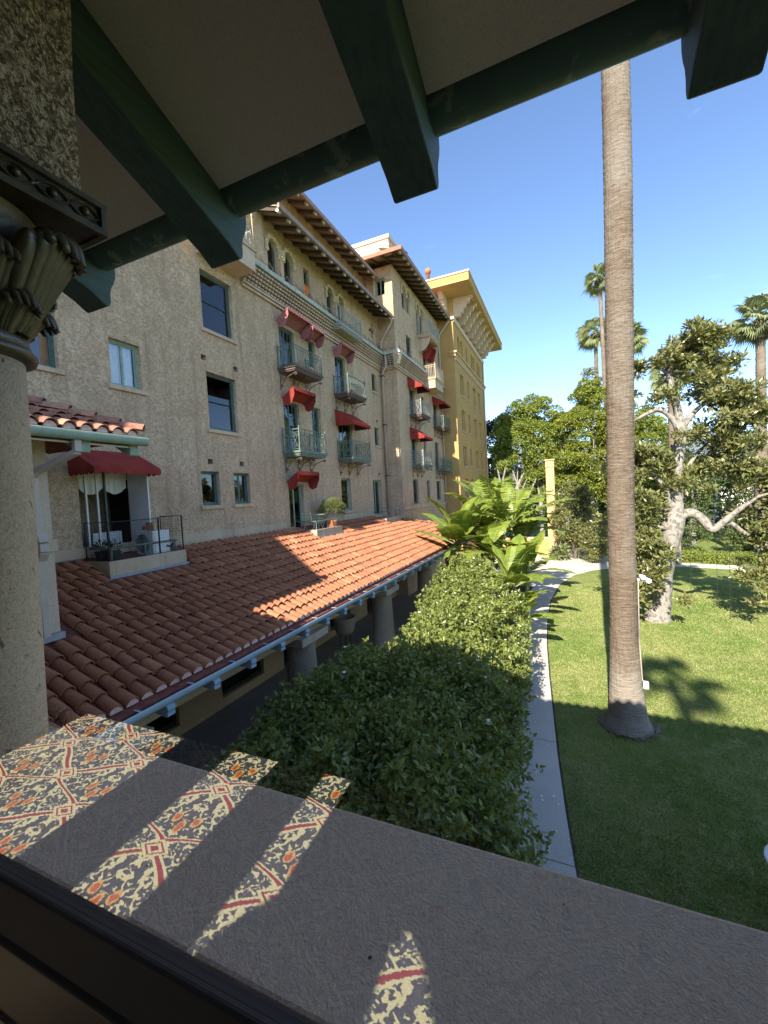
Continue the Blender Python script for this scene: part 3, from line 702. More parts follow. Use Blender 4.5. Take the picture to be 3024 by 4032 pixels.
for p, q in zip(hv_, hv_[1:]):
    d = (q-p).normalized()*-1; s = d.cross(Vector((0, 0, 1))).normalized(); put_tile(TD, aroof, frame_m(q, s, d, s.cross(d)))
m = MB(); m.prism([(a-6.16, 1.6, b+3.43) for a, b in gp], (0, 26.5, 0)); g = m.build('gutter', M['gutter'], arc); sharp_smooth(g, 50)
MB().box(-6.172, -6.14, 1.6, 28.1, 3.26, 3.44).build('fascia', M['tile_bed'], arc)
for i in range(30):
    MB().box(-6.2, -5.99, 2.15+0.98*i, 2.19+0.98*i, 3.445, 3.452).build('gutter_strap', M['gutter'], arc)
rt2 = [(0.0, 0.0), (0.012, -0.06), (-0.012, -0.10), (0.0, -0.16), (-0.03, -0.175), (-0.7, -0.10), (-0.7, 0.30)]
rm = MB().prism([(a, 0, b) for a, b in rt2], (0, 0.15, 0)).mesh('rafter', M['rafter_blue'])
for i in range(27): bevel(link('rafter', rm, arc, (-5.99, 2.62+0.98*i, 3.29)), 0.006, 2)
MB().box(-7.05, -6.45, 1.6, 29.5, 2.96, 3.32).build('beam', M['arcade'], arc)
m = MB(); m.hexa([(-6.15, 1.6, 3.24), (-6.15, 29, 3.24), (-10.4, 29, 5.1), (-10.4, 1.6, 5.1), (-6.15, 1.6, 3.26), (-6.15, 29, 3.26), (-10.4, 29, 5.12), (-10.4, 1.6, 5.12)]); m.build('ceiling', M['arcade'], arc)
for y in (3.9, 9.3, 14.75, 20.2, 25.6):
    c = link('column', MB().lathe([(0.50, 0.06), (0.50, 0.25), (0.45, 0.32), (0.43, 1.2), (0.385, 2.62), (0.42, 2.66), (0.46, 2.74)], (-6.75, y, 0), 28).mesh('column', M['arcade_col'], True, (-6.75, y, 0)), arc, (-6.75, y, 0))
    bevel(MB().box(-7.25, -6.25, y-0.62, y+0.62, 2.742, 2.958).build('abacus', M['arcade_col'], c), 0.015, 2)
# back wall of the arcade, with wide dark windows
def facade(name, parent, mat, axis, plane, u0, u1, z0, z1, holes, depth=0.22, out=1):
    """a wall in the plane axis=plane pierced by holes (u0,u1,z0,z1); reveals go inwards by depth"""
    us = sorted({u0, u1, *[h[0] for h in holes], *[h[1] for h in holes]}); zs = sorted({z0, z1, *[h[2] for h in holes], *[h[3] for h in holes]})
    us = [u for u in us if u0 <= u <= u1]; zs = [z for z in zs if z0 <= z <= z1]
    m = MB()
    def P(u, z, d=0.0): return (plane - out*d, u, z) if axis == 'x' else (u, plane - out*d, z)
    for a, b in zip(us, us[1:]):
        run = None
        for c, d in zip(zs, zs[1:]):
            inside = any(h[0]-1e-6 <= a and b <= h[1]+1e-6 and h[2]-1e-6 <= c and d <= h[3]+1e-6 for h in holes)
            if inside:
                if run: m.quad(P(a, run[0]), P(b, run[0]), P(b, run[1]), P(a, run[1])); run = None
            else: run = (run[0], d) if run else (c, d)
        if run: m.quad(P(a, run[0]), P(b, run[0]), P(b, run[1]), P(a, run[1]))
    for h in holes:
        a, b, c, d = h[:4]
        m.quad(P(a, c), P(a, d), P(a, d, depth), P(a, c, depth)); m.quad(P(b, c), P(b, d), P(b, d, depth), P(b, c, depth))
        m.quad(P(a, c), P(b, c), P(b, c, depth), P(a, c, depth)); m.quad(P(a, d), P(b, d), P(b, d, depth), P(a, d, depth))
    return m.build(name, mat, parent)
def window(parent, axis, plane, a, b, c, d, style='sash', depth=0.16, fm='frame', curtain=0.0, sill=True, out=1, name='window', bar=0.055, open_=0.0, blind=0.0):
    """frame, sashes, pane, dim room behind; a..b along the wall, c..d height"""
    m = MB(); t0, t1 = depth-0.03, depth+0.05
    def bx(m, u0, u1, z0, z1, d0, d1):
        if axis == 'x': m.box(*sorted((plane-out*d0, plane-out*d1)), u0, u1, z0, z1)
        else: m.box(u0, u1, *sorted((plane-out*d0, plane-out*d1)), z0, z1)
    w = bar
    bx(m, a, a+w, c, d, t0, t1); bx(m, b-w, b, c, d, t0, t1); bx(m, a+w, b-w, c, c+w, t0, t1); bx(m, a+w, b-w, d-w, d, t0, t1)
    o = m.build(name, M[fm], parent)
    m = MB(); i0, i1 = a+w, b-w; k0, k1 = c+w, d-w; s = w*0.6; e0, e1 = depth, depth+0.035
    def leaf(u0, u1, z0, z1, mull=0, rails=0):
        bx(m, u0, u0+s, z0, z1, e0, e1); bx(m, u1-s, u1, z0, z1, e0, e1); bx(m, u0+s, u1-s, z0, z0+s*1.4, e0, e1); bx(m, u0+s, u1-s, z1-s, z1, e0, e1)
        for q in range(mull):
            uu = u0 + (u1-u0)*(q+1)/(mull+1); bx(m, uu-0.012, uu+0.012, z0, z1, e0+0.005, e1-0.005)
        for q in range(rails):
            zz = z0 + (z1-z0)*(q+1)/(rails+1); bx(m, u0, u1, zz-0.012, zz+0.012, e0+0.007, e1-0.007)
    mid = (i0+i1)/2; zm = (k0+k1)/2
    if style == 'sash': leaf(i0, i1, zm-0.02, k1); leaf(i0, i1, k0, zm+0.02)
    elif style == 'casement': leaf(i0, mid, k0, k1); leaf(mid, i1, k0, k1)
    elif style == 'door': leaf(i0, mid, k0, k1, 1, 3); leaf(mid, i1, k0, k1, 1, 3)
    elif style == 'plain': leaf(i0, i1, k0, k1)
    m.build('sash', M[fm], o)
    m = MB(); g = depth+0.018
    if style == 'sash' and open_:
        bx(m, i0+s, i1-s, k0+s, k1-s-open_, g, g+0.004)
    else: bx(m, i0+s, i1-s, k0+s, k1-s, g, g+0.004)
    m.build('pane', M['glass'], o)
    if curtain:
        for side in ((0, 1) if curtain < 1 else (0,)):
            wd = (i1-i0)*(curtain if curtain < 1 else 1); n = 14
            q0 = i0 if side == 0 else i1-wd
            pts = [(q0 + wd*q/n, depth+0.10+0.022*math.sin(q*1.9)) for q in range(n+1)]
            mm = MB()
            for (ua, da), (ub, db) in zip(pts, pts[1:]):
                if axis == 'x': mm.quad((plane-out*da, ua, k0), (plane-out*db, ub, k0), (plane-out*db, ub, k1), (plane-out*da, ua, k1))
                else: mm.quad((ua, plane-out*da, k0), (ub, plane-out*db, k0), (ub, plane-out*db, k1), (ua, plane-out*da, k1))
            mm.build('curtain', M['curtain'], o)
    if blind:
        m = MB(); bx(m, i0, i1, k1-blind, k1, depth+0.06, depth+0.065); m.build('blind', M['curtain'], o)
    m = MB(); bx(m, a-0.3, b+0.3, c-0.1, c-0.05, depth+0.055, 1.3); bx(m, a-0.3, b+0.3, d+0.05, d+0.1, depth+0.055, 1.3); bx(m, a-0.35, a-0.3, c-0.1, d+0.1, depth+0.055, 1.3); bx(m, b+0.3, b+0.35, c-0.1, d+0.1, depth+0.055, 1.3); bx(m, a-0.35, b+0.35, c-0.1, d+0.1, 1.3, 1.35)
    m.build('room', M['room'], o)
    if sill:
        m = MB(); bx(m, a-0.10, b+0.10, c-0.12, c-0.005, -0.07, depth); bevel(m.build('sill', M['stucco_smooth'], o), 0.012, 2)
    return o
aw = [(2.2, 5.1, 0.35, 2.5), (6.0, 8.15, 0.35, 2.5), (9.75, 11.75, 0.35, 2.5), (12.9, 13.9, 0.06, 2.4), (16.4, 18.4, 0.35, 2.5), (20.3, 21.6, 0.06, 2.4), (23, 25, 0.35, 2.5)]
facade('wall', arc, M['arcade'], 'x', -10.2, 1.0, 29.5, 0.0, 5.0, aw, 0.2)
for h in aw: window(arc, 'x', -10.2, *h, style='door' if h[2] < 0.1 else 'sash', fm='darkbrown', curtain=0.16, sill=False)
# lean roof terraces: boxes that break through the tiles in front of the doors
def terrace(y0, y1, x1, zt, drop=0.36):
    m = MB(); z0 = roof_z(x1)-0.05; w = 0.09
    m.hexa([(x1-w, y0, z0), (x1, y0, z0), (x1, y1, z0), (x1-w, y1, z0), (x1-w, y0, zt), (x1, y0, zt), (x1, y1, zt), (x1-w, y1, zt)])
    for yy in (y0, y1-w): m.box(-10.49, x1-w, yy, yy+w, z0+0.02, zt-0.002)
    o = m.build('terrace_kerb', M['stucco_smooth'], arc); bevel(o, 0.01, 2)
    MB().box(-10.49, x1-w-0.001, y0+w+0.001, y1-w-0.001, z0+0.05, zt-0.10).build('terrace_floor', M['lead'], arc)
    MB().box(x1+0.001, x1+0.06, y0-0.03, y1+0.03, roof_z(x1)-0.02, roof_z(x1)+0.04).build('flashing', M['lead'], arc)
terrace(6.12, 8.22, -9.55, 5.34); terrace(14.6, 16.75, -9.45, 5.26); 

# ------------------------------------------------------------------ main hotel block
hot = thing('hotel_block', 'weathered tan stucco hotel block with green windows, balconies and timber eaves', 'building', (-12, 14, 0))
HX = -10.5
wins = [  # a,b,c,d,style,frame,kw
 (4.6, 5.95, 9.78, 11.3, 'casement', 'frame', dict(curtain=0.0)), (7.15, 8.0, 9.72, 10.92, 'casement', 'frame_sage', dict(blind=0.0, curtain=1.0)),
 (10.30, 11.68, 12.22, 14.12, 'sash', 'frame', dict(curtain=0.55)), (10.29, 11.60, 8.98, 10.84, 'sash', 'frame', dict(open_=0.62)),
 (9.80, 10.55, 6.50, 7.60, 'plain', 'frame', {}), (11.20, 11.98, 6.50, 7.58, 'casement', 'frame', {}),
 (6.15, 7.55, 5.30, 7.62, 'bare', 'frame', dict(sill=False)),
 (14.27, 15.35, 11.92, 13.72, 'door', 'frame', dict(sill=False, curtain=0.4)), (16.40, 16.95, 12.55, 13.80, 'casement', 'frame', dict()),
 (18.78, 19.90, 11.78, 13.85, 'door', 'frame', dict(sill=False, curtain=0.35)), (23.20, 23.88, 12.90, 13.95, 'plain', 'frame', {}),
 (14.27, 15.40, 8.52, 10.68, 'door', 'frame', dict(sill=False, curtain=0.45)), (16.36, 17.10, 8.60, 10.76, 'door', 'frame', dict(sill=False)),
 (18.75, 20.25, 8.52, 10.45, 'door', 'frame', dict(sill=False, curtain=0.3)), (23.20, 23.88, 9.60, 10.70, 'plain', 'frame', {}),
 (14.28, 15.34, 5.26, 7.22, 'casement', 'frame_sage', dict(sill=False)), (18.72, 19.75, 5.84, 7.54, 'sash', 'frame_sage', {}), (22.58, 23.75, 5.34, 7.50, 'casement', 'frame_sage', dict(sill=False, curtain=0.5)),
 (16.38, 16.85, 15.42, 17.0, 'sash', 'frame', dict(sill=False)),
]
arches = [(13.86, 14.50, 15.50, 17.02), (14.92, 15.54, 15.50, 17.02), (18.33, 18.95, 15.05, 17.02), (19.42, 20.02, 15.05, 17.02)]
vents = [(10.12, 10.33, 11.17, 11.34), (11.55, 11.77, 11.15, 11.32), (10.11, 10.33, 7.83, 8.0), (11.54, 11.76, 7.82, 7.99), (23.50, 23.72, 11.02, 11.2), (23.45, 23.67, 7.76, 7.95)]
quatre = (23.2, 24.0, 16.15, 16.98)
facade('wall', hot, M['stucco'], 'x', HX, -3.0, 24.6, 3.0, 17.72, [w[:4] for w in wins] + arches + vents + [quatre], 0.24)
MB().box(-22, HX-0.25, -3.0, 4.5, 3, 21).box(-22, HX-1.6, 4.5, 24.6, 3, 17.7).build('core', M['stucco'], hot)
for w in wins:
    if w[4] == 'bare': continue
    window(hot, 'x', HX, *w[:4], style=w[4], fm=w[5], **w[6])
for i, v in enumerate(vents):
    MB().box(HX-0.34, HX-0.235, v[0]-0.02, v[1]+0.02, v[2]-0.02, v[3]+0.02).build('vent', M['dark'], hot)
def arch_fill(parent, axis, plane, a, b, zs, zt, mat, depth=0.24, out=1, n=14):
    """spandrel that turns the top of a square hole into a round arch"""
    r = (b-a)/2; c = (a+b)/2; m = MB(); zc = zt - r
    def P(u, z, d): return (plane-out*d, u, z) if axis == 'x' else (u, plane-out*d, z)
    for s in (-1, 1):
        prev = None
        for k in range(n+1):
            g = math.pi/2*k/n; q = (c + s*r*math.cos(g), zc + r*math.sin(g))
            if prev:
                m.quad(P(prev[0], prev[1], 0.0), P(q[0], q[1], 0.0), P(q[0], zt, 0.0), P(prev[0], zt, 0.0)); m.quad(P(prev[0], prev[1], 0.0), P(q[0], q[1], 0.0), P(q[0], q[1], depth), P(prev[0], prev[1], depth))
            prev = q
    return m.build('arch_spandrel', mat, parent)
def arch_window(parent, axis, plane, a, b, c, d, fm='frame', depth=0.18, out=1):
    arch_fill(parent, axis, plane, a, b, c, d, M['stucco'] if parent is not yel else M['yellow'], 0.24, out)
    return window(parent, axis, plane, a, b, c, d, 'sash', depth, fm, sill=False, out=out, bar=0.05)
yel = None
def ornament(parent, plane, a, b, zs, zt):
    """carved relief that frames one arch: a rope of bosses round the curve and a hanging drop"""
    r = (b-a)/2 + 0.07; c = (a+b)/2; zc = zt-(b-a)/2; m = MB()
    for k in range(-2, 15):
        g = math.pi*k/12; 
        p = (plane+0.03, c + r*math.cos(g), zc + r*math.sin(g)) if 0 <= g <= math.pi else (plane+0.03, c + (r if g < 0 else -r), zc - abs(g if g < 0 else g-math.pi)*r)
        m.ball(p, 0.062 + 0.022*((k*7) % 3), 6)
        m.ball((p[0]+0.02, p[1]+0.05*math.sin(k*2.1), p[2]+0.09), 0.045, 5)
    return sharp_smooth(m.build('carving', M['carvedstone'], parent), 70)
for i, a in enumerate(arches):
    arch_window(hot, 'x', HX, *a); ornament(hot, HX, *a)
for y0, y1, zb_ in ((14.50, 14.92, 15.5), (18.95, 19.42, 15.05)):
    m = MB(); yc = (y0+y1)/2; m.lathe([(0.10, zb_), (0.085, zb_+0.1), (0.08, 16.38), (0.10, 16.42)], (HX+0.02, yc, 0), 14); m.build('colonnette', M['stucco_smooth'], hot, True)
    m = MB(); m.lathe([(0.09, 16.40), (0.13, 16.47), (0.15, 16.60), (0.18, 16.72), (0.16, 16.78)], (HX+0.02, yc, 0), 12)
    for k in range(26): m.ball((HX+0.02+0.15*math.cos(k*2.4), yc+0.15*math.sin(k*2.4), 16.45+0.012*k), 0.045, 5)
    m.build('carving', M['carvedstone'], hot)
# quatrefoil
m = MB()
yc, zc = (quatre[0]+quatre[1])/2, (quatre[2]+quatre[3])/2
MB().box(HX-0.22, HX-0.20, quatre[0], quatre[1], quatre[2], quatre[3]).build('pane', M['glass'], hot)
for k in range(4):
    g = R(90*k+45); cy_, cz_ = yc+0.36*math.cos(g), zc+0.36*math.sin(g)
    m.prism([(HX-0.16, cy_+0.19*math.cos(R(45*q)), cz_+0.19*math.sin(R(45*q))) for q in range(8)], (0.158, 0, 0))
m.build('quatrefoil_tracery', M['stucco'], hot)
# broad pilasters and the door of the first terrace
MB().box(HX+0.002, HX+0.09, 12.95, 13.55, 15.5, 17.7).build('pilaster', M['stucco'], hot)
MB().box(HX+0.001, HX+0.05, 4.5, 14.05, 5.42, 5.66).box(HX+0.001, HX+0.05, 16.95, 22.3, 5.42, 5.66).build('base_course', M['stucco_smooth'], hot)
MB().box(HX+0.001, HX+0.075, 8.3, 14.5, 5.24, 5.415).box(HX+0.001, HX+0.075, 16.8, 24.55, 5.24, 5.415).build('plinth', M['stucco_smooth'], hot)
MB().box(HX+0.001, HX+0.06, 8.25, 14.5, 5.12, 5.24).box(HX+0.001, HX+0.06, 16.8, 22, 5.12, 5.24).build('lead_apron', M['lead'], hot)
dr = link('terrace_door', MB().box(HX-0.2, HX-0.12, 6.15, 6.21, 5.3, 7.62).box(HX-0.2, HX-0.12, 7.49, 7.55, 5.3, 7.62).box(HX-0.2, HX-0.12, 6.21, 7.49, 7.55, 7.62).box(HX-0.19, HX-0.13, 6.84, 6.88, 5.3, 7.55).mesh('terrace_door', M['frame']), hot)
MB().box(HX-0.05, HX+0.0, 6.30, 6.34, 5.3, 7.5).box(HX-0.05, HX+0.0, 6.56, 6.60, 5.3, 7.5).build('post', M['frame_white'], dr)
MB().hexa([(HX-0.15, 7.47, 5.32), (HX+0.48, 7.56, 5.32), (HX+0.48, 7.60, 5.32), (HX-0.15, 7.51, 5.32), (HX-0.15, 7.47, 7.5), (HX+0.48, 7.56, 7.5), (HX+0.48, 7.60, 7.5), (HX-0.15, 7.51, 7.5)]).build('door_leaf', M['frame_white'], dr)
MB().box(HX-0.195, HX-0.185, 6.22, 7.48, 7.3, 7.54).build('blind', M['curtain'], dr)
m = MB(); A = []
for i in range(2):
    A.append([(HX-0.19+0.02*math.sin(j*1.7), 6.24+1.2*j/30, (7.30 if i else 7.08 - 0.16*abs(math.sin(j/30*math.pi*2)))) for j in range(31)])
m.grid(A, 2, 31); m.build('swag_curtain', M['curtain'], dr)
m = MB(); m.box(-12.2, -10.75, 5.8, 7.9, 5.2, 5.28).box(-12.2, -10.75, 5.8, 7.9, 7.7, 7.8).box(-12.25, -12.2, 5.8, 7.9, 5.2, 7.8).box(-12.2, -10.75, 5.75, 5.8, 5.2, 7.8).box(-12.2, -10.75, 7.9, 7.95, 5.2, 7.8); m.build('room', M['room'], dr)
MB().box(HX-0.6, HX-0.5, 6.7, 7.45, 5.28, 5.95).build('inner_panel', M['curtain'], dr)
# lattice cornice
def cornice(parent, axis, plane, u0, u1, out=1, mat='stucco_smooth', zlow=14.36, n=None, capmat='rafter_end'):
    def bx(m, a, b, d0, d1, z0, z1):
        if axis == 'x': m.box(*sorted((plane+out*d0, plane+out*d1)), a, b, z0, z1)
        else: m.box(a, b, *sorted((plane+out*d0, plane+out*d1)), z0, z1)
    m = MB(); bx(m, u0, u1, 0.001, 0.10, zlow, zlow+0.08); bx(m, u0, u1, 0.001, 0.05, zlow+0.08, zlow+0.13); bx(m, u0, u1, 0.001, 0.13, zlow+0.13, zlow+0.22)
    o = m.build('cornice', M[mat], parent)
    m = MB(); n = n or int((u1-u0)/0.185)
    for k in range(n):
        a = u0 + (u1-u0)*(k+0.5)/n
        for r_ in range(5):
            z = zlow+0.235+0.122*r_; dd = 0.10+0.055*r_
            bx(m, a-0.065, a+0.065, dd-0.05, dd+0.045, z, z+0.072)
    tag(m.build('lattice', M[mat], o), kind='stuff')
    m = MB(); 
    for k in range(n+1):
        a = u0 + (u1-u0)*k/n
        for r_ in range(5):
            z = zlow+0.235+0.122*r_; dd = 0.08+0.055*r_; bx(m, a-0.012, a+0.012, 0.0, dd, z-0.02, z+0.11)
    tag(m.build('lattice_web', M[mat], o), kind='stuff')
    m = MB(); bx(m, u0, u1, 0.001, 0.07, zlow+0.22, zlow+0.86); m.build('lattice_shade', M['iron'], o)  # dark backing sheet: shade of the lattice recesses put into its colour
    m = MB(); bx(m, u0, u1, 0.0, 0.42, zlow+0.86, zlow+0.98); bx(m, u0, u1, 0.0, 0.36, zlow+0.98, zlow+1.08); m.build('ledge', M[capmat], o)
    m = MB()
    for k in range(int((u1-u0)/0.55)):
        a = u0+0.3+0.55*k; pts = []
        for i in range(9):
            t = i/8; q = a+0.07*math.sin(t*5); zz = zlow+1.08+0.28*t
            pts.append((plane+out*(0.33+0.03*math.sin(t*4)), q, zz) if axis == 'x' else (q, plane+out*(0.33+0.03*math.sin(t*4)), zz))
        m.tube(pts, 0.012, 4)
    pts = [(plane+out*0.33, u, zlow+1.2) if axis == 'x' else (u, plane+out*0.33, zlow+1.2) for u in (u0+0.1, u1-0.1)]
    m.tube(pts, 0.010, 4); tag(m.build('iron_hooks', M['iron'], o), kind='stuff')
    return o
cornice(hot, 'x', HX, 12.2, 24.58)
# eaves
def eave(parent, x_wall, x_out, y0, y1, z_wall, z_out, step, tail=0.13, depth=0.15, tile=True, both_ends=True):
    L = x_out-x_wall; sl = (z_wall-z_out)/L
    MB().hexa([(x_wall-0.3, y0, z_wall+0.3*sl+depth), (x_out, y0, z_out+depth), (x_out, y1, z_out+depth), (x_wall-0.3, y1, z_wall+0.3*sl+depth), (x_wall-0.3, y0, z_wall+0.3*sl+depth+0.05), (x_out, y0, z_out+depth+0.05), (x_out, y1, z_out+depth+0.05), (x_wall-0.3, y1, z_wall+0.3*sl+depth+0.05)]).build('eave_board', M['eave_board'], parent)
    MB().box(x_out+0.001, x_out+0.09, y0-0.05, y1+0.05, z_out+0.06, z_out+0.24).build('eave_gutter', M['eave_edge'], parent)
    prof = [(x_wall-0.2, z_wall+0.2*sl+depth-0.002), (x_wall-0.2, z_wall+0.2*sl), (x_out-0.16, z_out+0.16*sl), (x_out-0.05, z_out-0.03), (x_out-0.02, z_out+0.05), (x_out-0.03, z_out+depth-0.002)]
    mm = MB().prism([(a, 0, b) for a, b in prof], (0, tail, 0)).mesh('rafter', M['rafter_old'])
    me = MB().prism([(x_out-0.17, 0, z_out+0.17*sl-0.006), (x_out-0.045, 0, z_out-0.036), (x_out-0.012, 0, z_out+0.05), (x_out-0.02, 0, z_out+depth-0.004), (x_out-0.10, 0, z_out+depth-0.004)], (0, tail+0.012, 0)).mesh('rafter_tip', M['rafter_end'])
    n = int((y1-y0)/step)
    for k in range(n+1):
        y = y0 + 0.05 + (y1-y0-0.1-tail)*k/n
        r = link('rafter', mm, parent, (0, y, 0)); link('rafter_tip', me, r, (0, y-0.006, 0))
eave(hot, HX, -9.32, 13.1, 24.0, 17.60, 17.18, 0.64)
m = MB(); m.hexa([(-9.3, 13.05, 17.40), (-9.3, 24.5, 17.40), (-11.5, 24.5, 18.2), (-11.5, 13.05, 18.2), (-9.3, 13.05, 17.46), (-9.3, 24.5, 17.46), (-11.5, 24.5, 18.26), (-11.5, 13.05, 18.26)]); m.build('eave_roof', M['tile_old'], hot)
ah = [(15.6+1.9*k, 16.5+1.9*k, 18.75, 19.75) for k in range(5)]
facade('attic_wall', hot, M['stucco'], 'x', -11.3, 10.0, 24.6, 18.0, 20.35, ah, 0.2)
for h in ah: window(hot, 'x', -11.3, *h, style='casement', fm='frame', sill=False)
eave(hot, -11.3, -10.25, 13.0, 24.0, 20.25, 19.85, 0.70)
m = MB(); m.hexa([(-10.23, 12.95, 20.06), (-10.23, 24.5, 20.06), (-14.5, 24.5, 21.6), (-14.5, 12.95, 21.6), (-10.23, 12.95, 20.12), (-10.23, 24.5, 20.12), (-14.5, 24.5, 21.66), (-14.5, 12.95, 21.66)]); m.build('upper_roof', M['tile_old'], hot)
MB().box(-22, -13.0, 6.0, 20.6, 17.7, 22.2).build('stair_head', M['stucco'], hot)
# roof-level box balcony at the near end
bb = link('box_balcony', MB().box(HX+0.0, -9.62, 10.2, 11.98, 14.52, 15.18).mesh('box_balcony', M['stucco_pink']), hot)
MB().box(HX, -9.56, 10.15, 12.04, 15.18, 15.28).build('coping', M['stucco_smooth'], bb)
m = MB()
for k in range(9):
    y = 10.3+0.2*k; m.tube([(-9.66+0.05*math.sin(i*0.9), y+0.05*math.sin(i*1.3), 15.28+0.62*i/8) for i in range(9)], 0.016, 5)
for k in range(4):
    x_ = -9.7-0.2*k; m.tube([(x_+0.05*math.sin(i*1.3), 11.93+0.04*math.sin(i*0.9), 15.28+0.62*i/8) for i in range(9)], 0.016, 5)
m.tube([(-9.66, 10.2, 15.92), (-9.66, 11.95, 15.92), (-10.45, 11.95, 15.92)], 0.02, 5); m.build('railing', M['rail_grey'], bb)
# downspout in the corner to the next wing
m = MB(); m.tube([(-9.35, 24.02, 17.3), (-9.4, 24.15, 17.1), (-10.1, 24.42, 16.4), (-10.3, 24.47, 16.1), (-10.33, 24.47, 15.5), (-9.98, 24.3, 15.25), (-9.98, 24.3, 14.5), (-10.3, 24.47, 14.2), (-10.34, 24.47, 5.4)], 0.07, 8)
m.build('downspout', M['pipe'], hot, True)
MB().box(-10.45, -10.2, 24.3, 24.56, 14.0, 14.05).box(-10.45, -10.2, 24.3, 24.56, 10.95, 11.0).box(-10.45, -10.2, 24.3, 24.56, 7.75, 7.8).build('pipe_clamp', M['iron'], hot)

# ------------------------------------------------------------------ balconies
def spiral(m, c, u, v, r, turns=1.6, rad=0.014, n=26, ph=0.0):
    c, u, v = Vector(c), Vector(u), Vector(v)
    m.tube([c + (u*math.cos(ph+t*turns*2*math.pi) + v*math.sin(ph+t*turns*2*math.pi))*(r*(1-0.85*t)) for t in [i/n for i in range(n+1)]], rad, 4)
def balcony(parent, plane, y0, y1, zf, zr, depth=0.82, style='bars', mat='rail', floor='woodbrown', wide_floor=0.06, brackets=True):
    xo = plane+depth
    m = MB(); m.box(plane+0.001, xo+wide_floor, y0-wide_floor, y1+wide_floor, zf-0.09, zf); m.box(plane+0.001, xo+wide_floor-0.05, y0-wide_floor+0.05, y1+wide_floor-0.05, zf-0.17, zf-0.09); m.box(plane+0.001, xo-0.03, y0+0.03, y1-0.03, zf-0.22, zf-0.17)
    o = m.build('balcony', M[floor], parent)
    m = MB()
    for (a, b) in ((plane+0.03, y0), (xo, y0), (xo, y1), (plane+0.03, y1)):
        m.box(a-0.022, a+0.022, b-0.022, b+0.022, zf, zr+0.07); m.ball((a, b, zr+0.09), 0.03, 5)
    for z in (zf+0.07, zr-0.0, zr-0.13):
        rr = 0.012 if z != zr else 0.02
        m.tube([(plane+0.03, y0, z), (xo, y0, z), (xo, y1, z), (plane+0.03, y1, z)], rr, 5)
    runs = [((xo, y0), (xo, y1)), ((plane+0.03, y0), (xo, y0)), ((plane+0.03, y1), (xo, y1))]
    for (p, q) in runs:
        p, q = Vector((*p, 0)), Vector((*q, 0)); L = (q-p).length; d = (q-p).normalized(); nrm = Vector((1, 0, 0)) if abs(d.y) > 0.5 else Vector((0, -1 if p.y == y0 else 1, 0))
        if style in ('bars', 'wavy'):
            n = max(3, int(L/0.115))
            for k in range(1, n):
                b = p + d*(L*k/n)
                if style == 'bars': m.tube([b+Vector((0, 0, zf+0.07)), b+Vector((0, 0, zr))], 0.011, 4)
                else: m.tube([b + nrm*(0.09*math.sin(t*math.pi)*(1-t*0.4)) + Vector((0, 0, zf+0.03+(zr-zf-0.03)*t)) for t in [i/7 for i in range(8)]], 0.011, 4)
        elif style == 'scroll':
            n = max(2, int(L/0.34)); hz = (zf+0.07+zr-0.13)/2; w = L/n
            for k in range(n):
                c0 = p + d*(w*(k+0.5))
                m.tube([c0-d*w/2+Vector((0, 0, zf+0.07)), c0+d*w/2+Vector((0, 0, zr-0.13))], 0.011, 4); m.tube([c0+d*w/2+Vector((0, 0, zf+0.07)), c0-d*w/2+Vector((0, 0, zr-0.13))], 0.011, 4)
                spiral(m, c0+Vector((0, 0, zr-0.26)), d, (0, 0, 1), 0.085, 1.6, 0.010, 18); spiral(m, c0+Vector((0, 0, zf+0.21)), d, (0, 0, -1), 0.085, 1.6, 0.010, 18)
                m.tube([c0-d*w/2+Vector((0, 0, zf)), c0-d*w/2+Vector((0, 0, zr))], 0.010, 4)
        elif style == 'cross':
            n = max(2, int(L/0.42)); w = L/n
            for k in range(n):
                a_, b_2 = p+d*(w*k), p+d*(w*(k+1))
                m.tube([a_+Vector((0, 0, zf+0.07)), b_2+Vector((0, 0, zr-0.13))], 0.012, 4); m.tube([b_2+Vector((0, 0, zf+0.07)), a_+Vector((0, 0, zr-0.13))], 0.012, 4)
                for q_ in range(3): m.tube([a_+d*(w*q_/3)+Vector((0, 0, zf+0.05)), a_+d*(w*q_/3)+Vector((0, 0, zr))], 0.008, 4)
    m.build('railing', M[mat], o)
    if brackets:
        for yb in (y0+0.08, (y0+y1)/2, y1-0.08):
            m = MB(); zc = zf-0.22
            m.tube([(plane+0.03, yb, zc-0.62), (plane+0.06, yb, zc-0.50), (plane+0.30, yb, zc-0.22), (xo-0.10, yb, zc-0.08), (xo+0.02, yb, zc-0.10)], 0.018, 5)
            m.tube([(plane+0.03, yb, zc), (plane+0.03, yb, zc-0.66)], 0.016, 5)
            spiral(m, (plane+0.20, yb, zc-0.17), (1, 0, 0), (0, 0, 1), 0.15, 1.9, 0.015, 26, 0.6); spiral(m, (xo-0.04, yb, zc-0.10), (1, 0, 0), (0, 0, -1), 0.07, 1.5, 0.013, 16); spiral(m, (plane+0.10, yb, zc-0.50), (1, 0, 0), (0, 0, -1), 0.07, 1.4, 0.013, 16)
            m.build('bracket', M['iron'], o)
    return o
balcony(hot, HX, 14.08, 16.08, 11.92, 12.72, style='wavy', mat='rail')
balcony(hot, HX, 14.08, 16.05, 8.52, 9.38, style='scroll', mat='rail', floor='rail')
balcony(hot, HX, 18.55, 20.45, 11.78, 12.60, style='wavy', mat='rail')
balcony(hot, HX, 18.58, 20.65, 8.54, 9.38, style='cross', mat='rail', floor='rail')
balcony(hot, HX, 18.35, 20.62, 15.06, 15.86, depth=0.70, style='wavy', mat='rail_grey', floor='rail_grey', brackets=False)
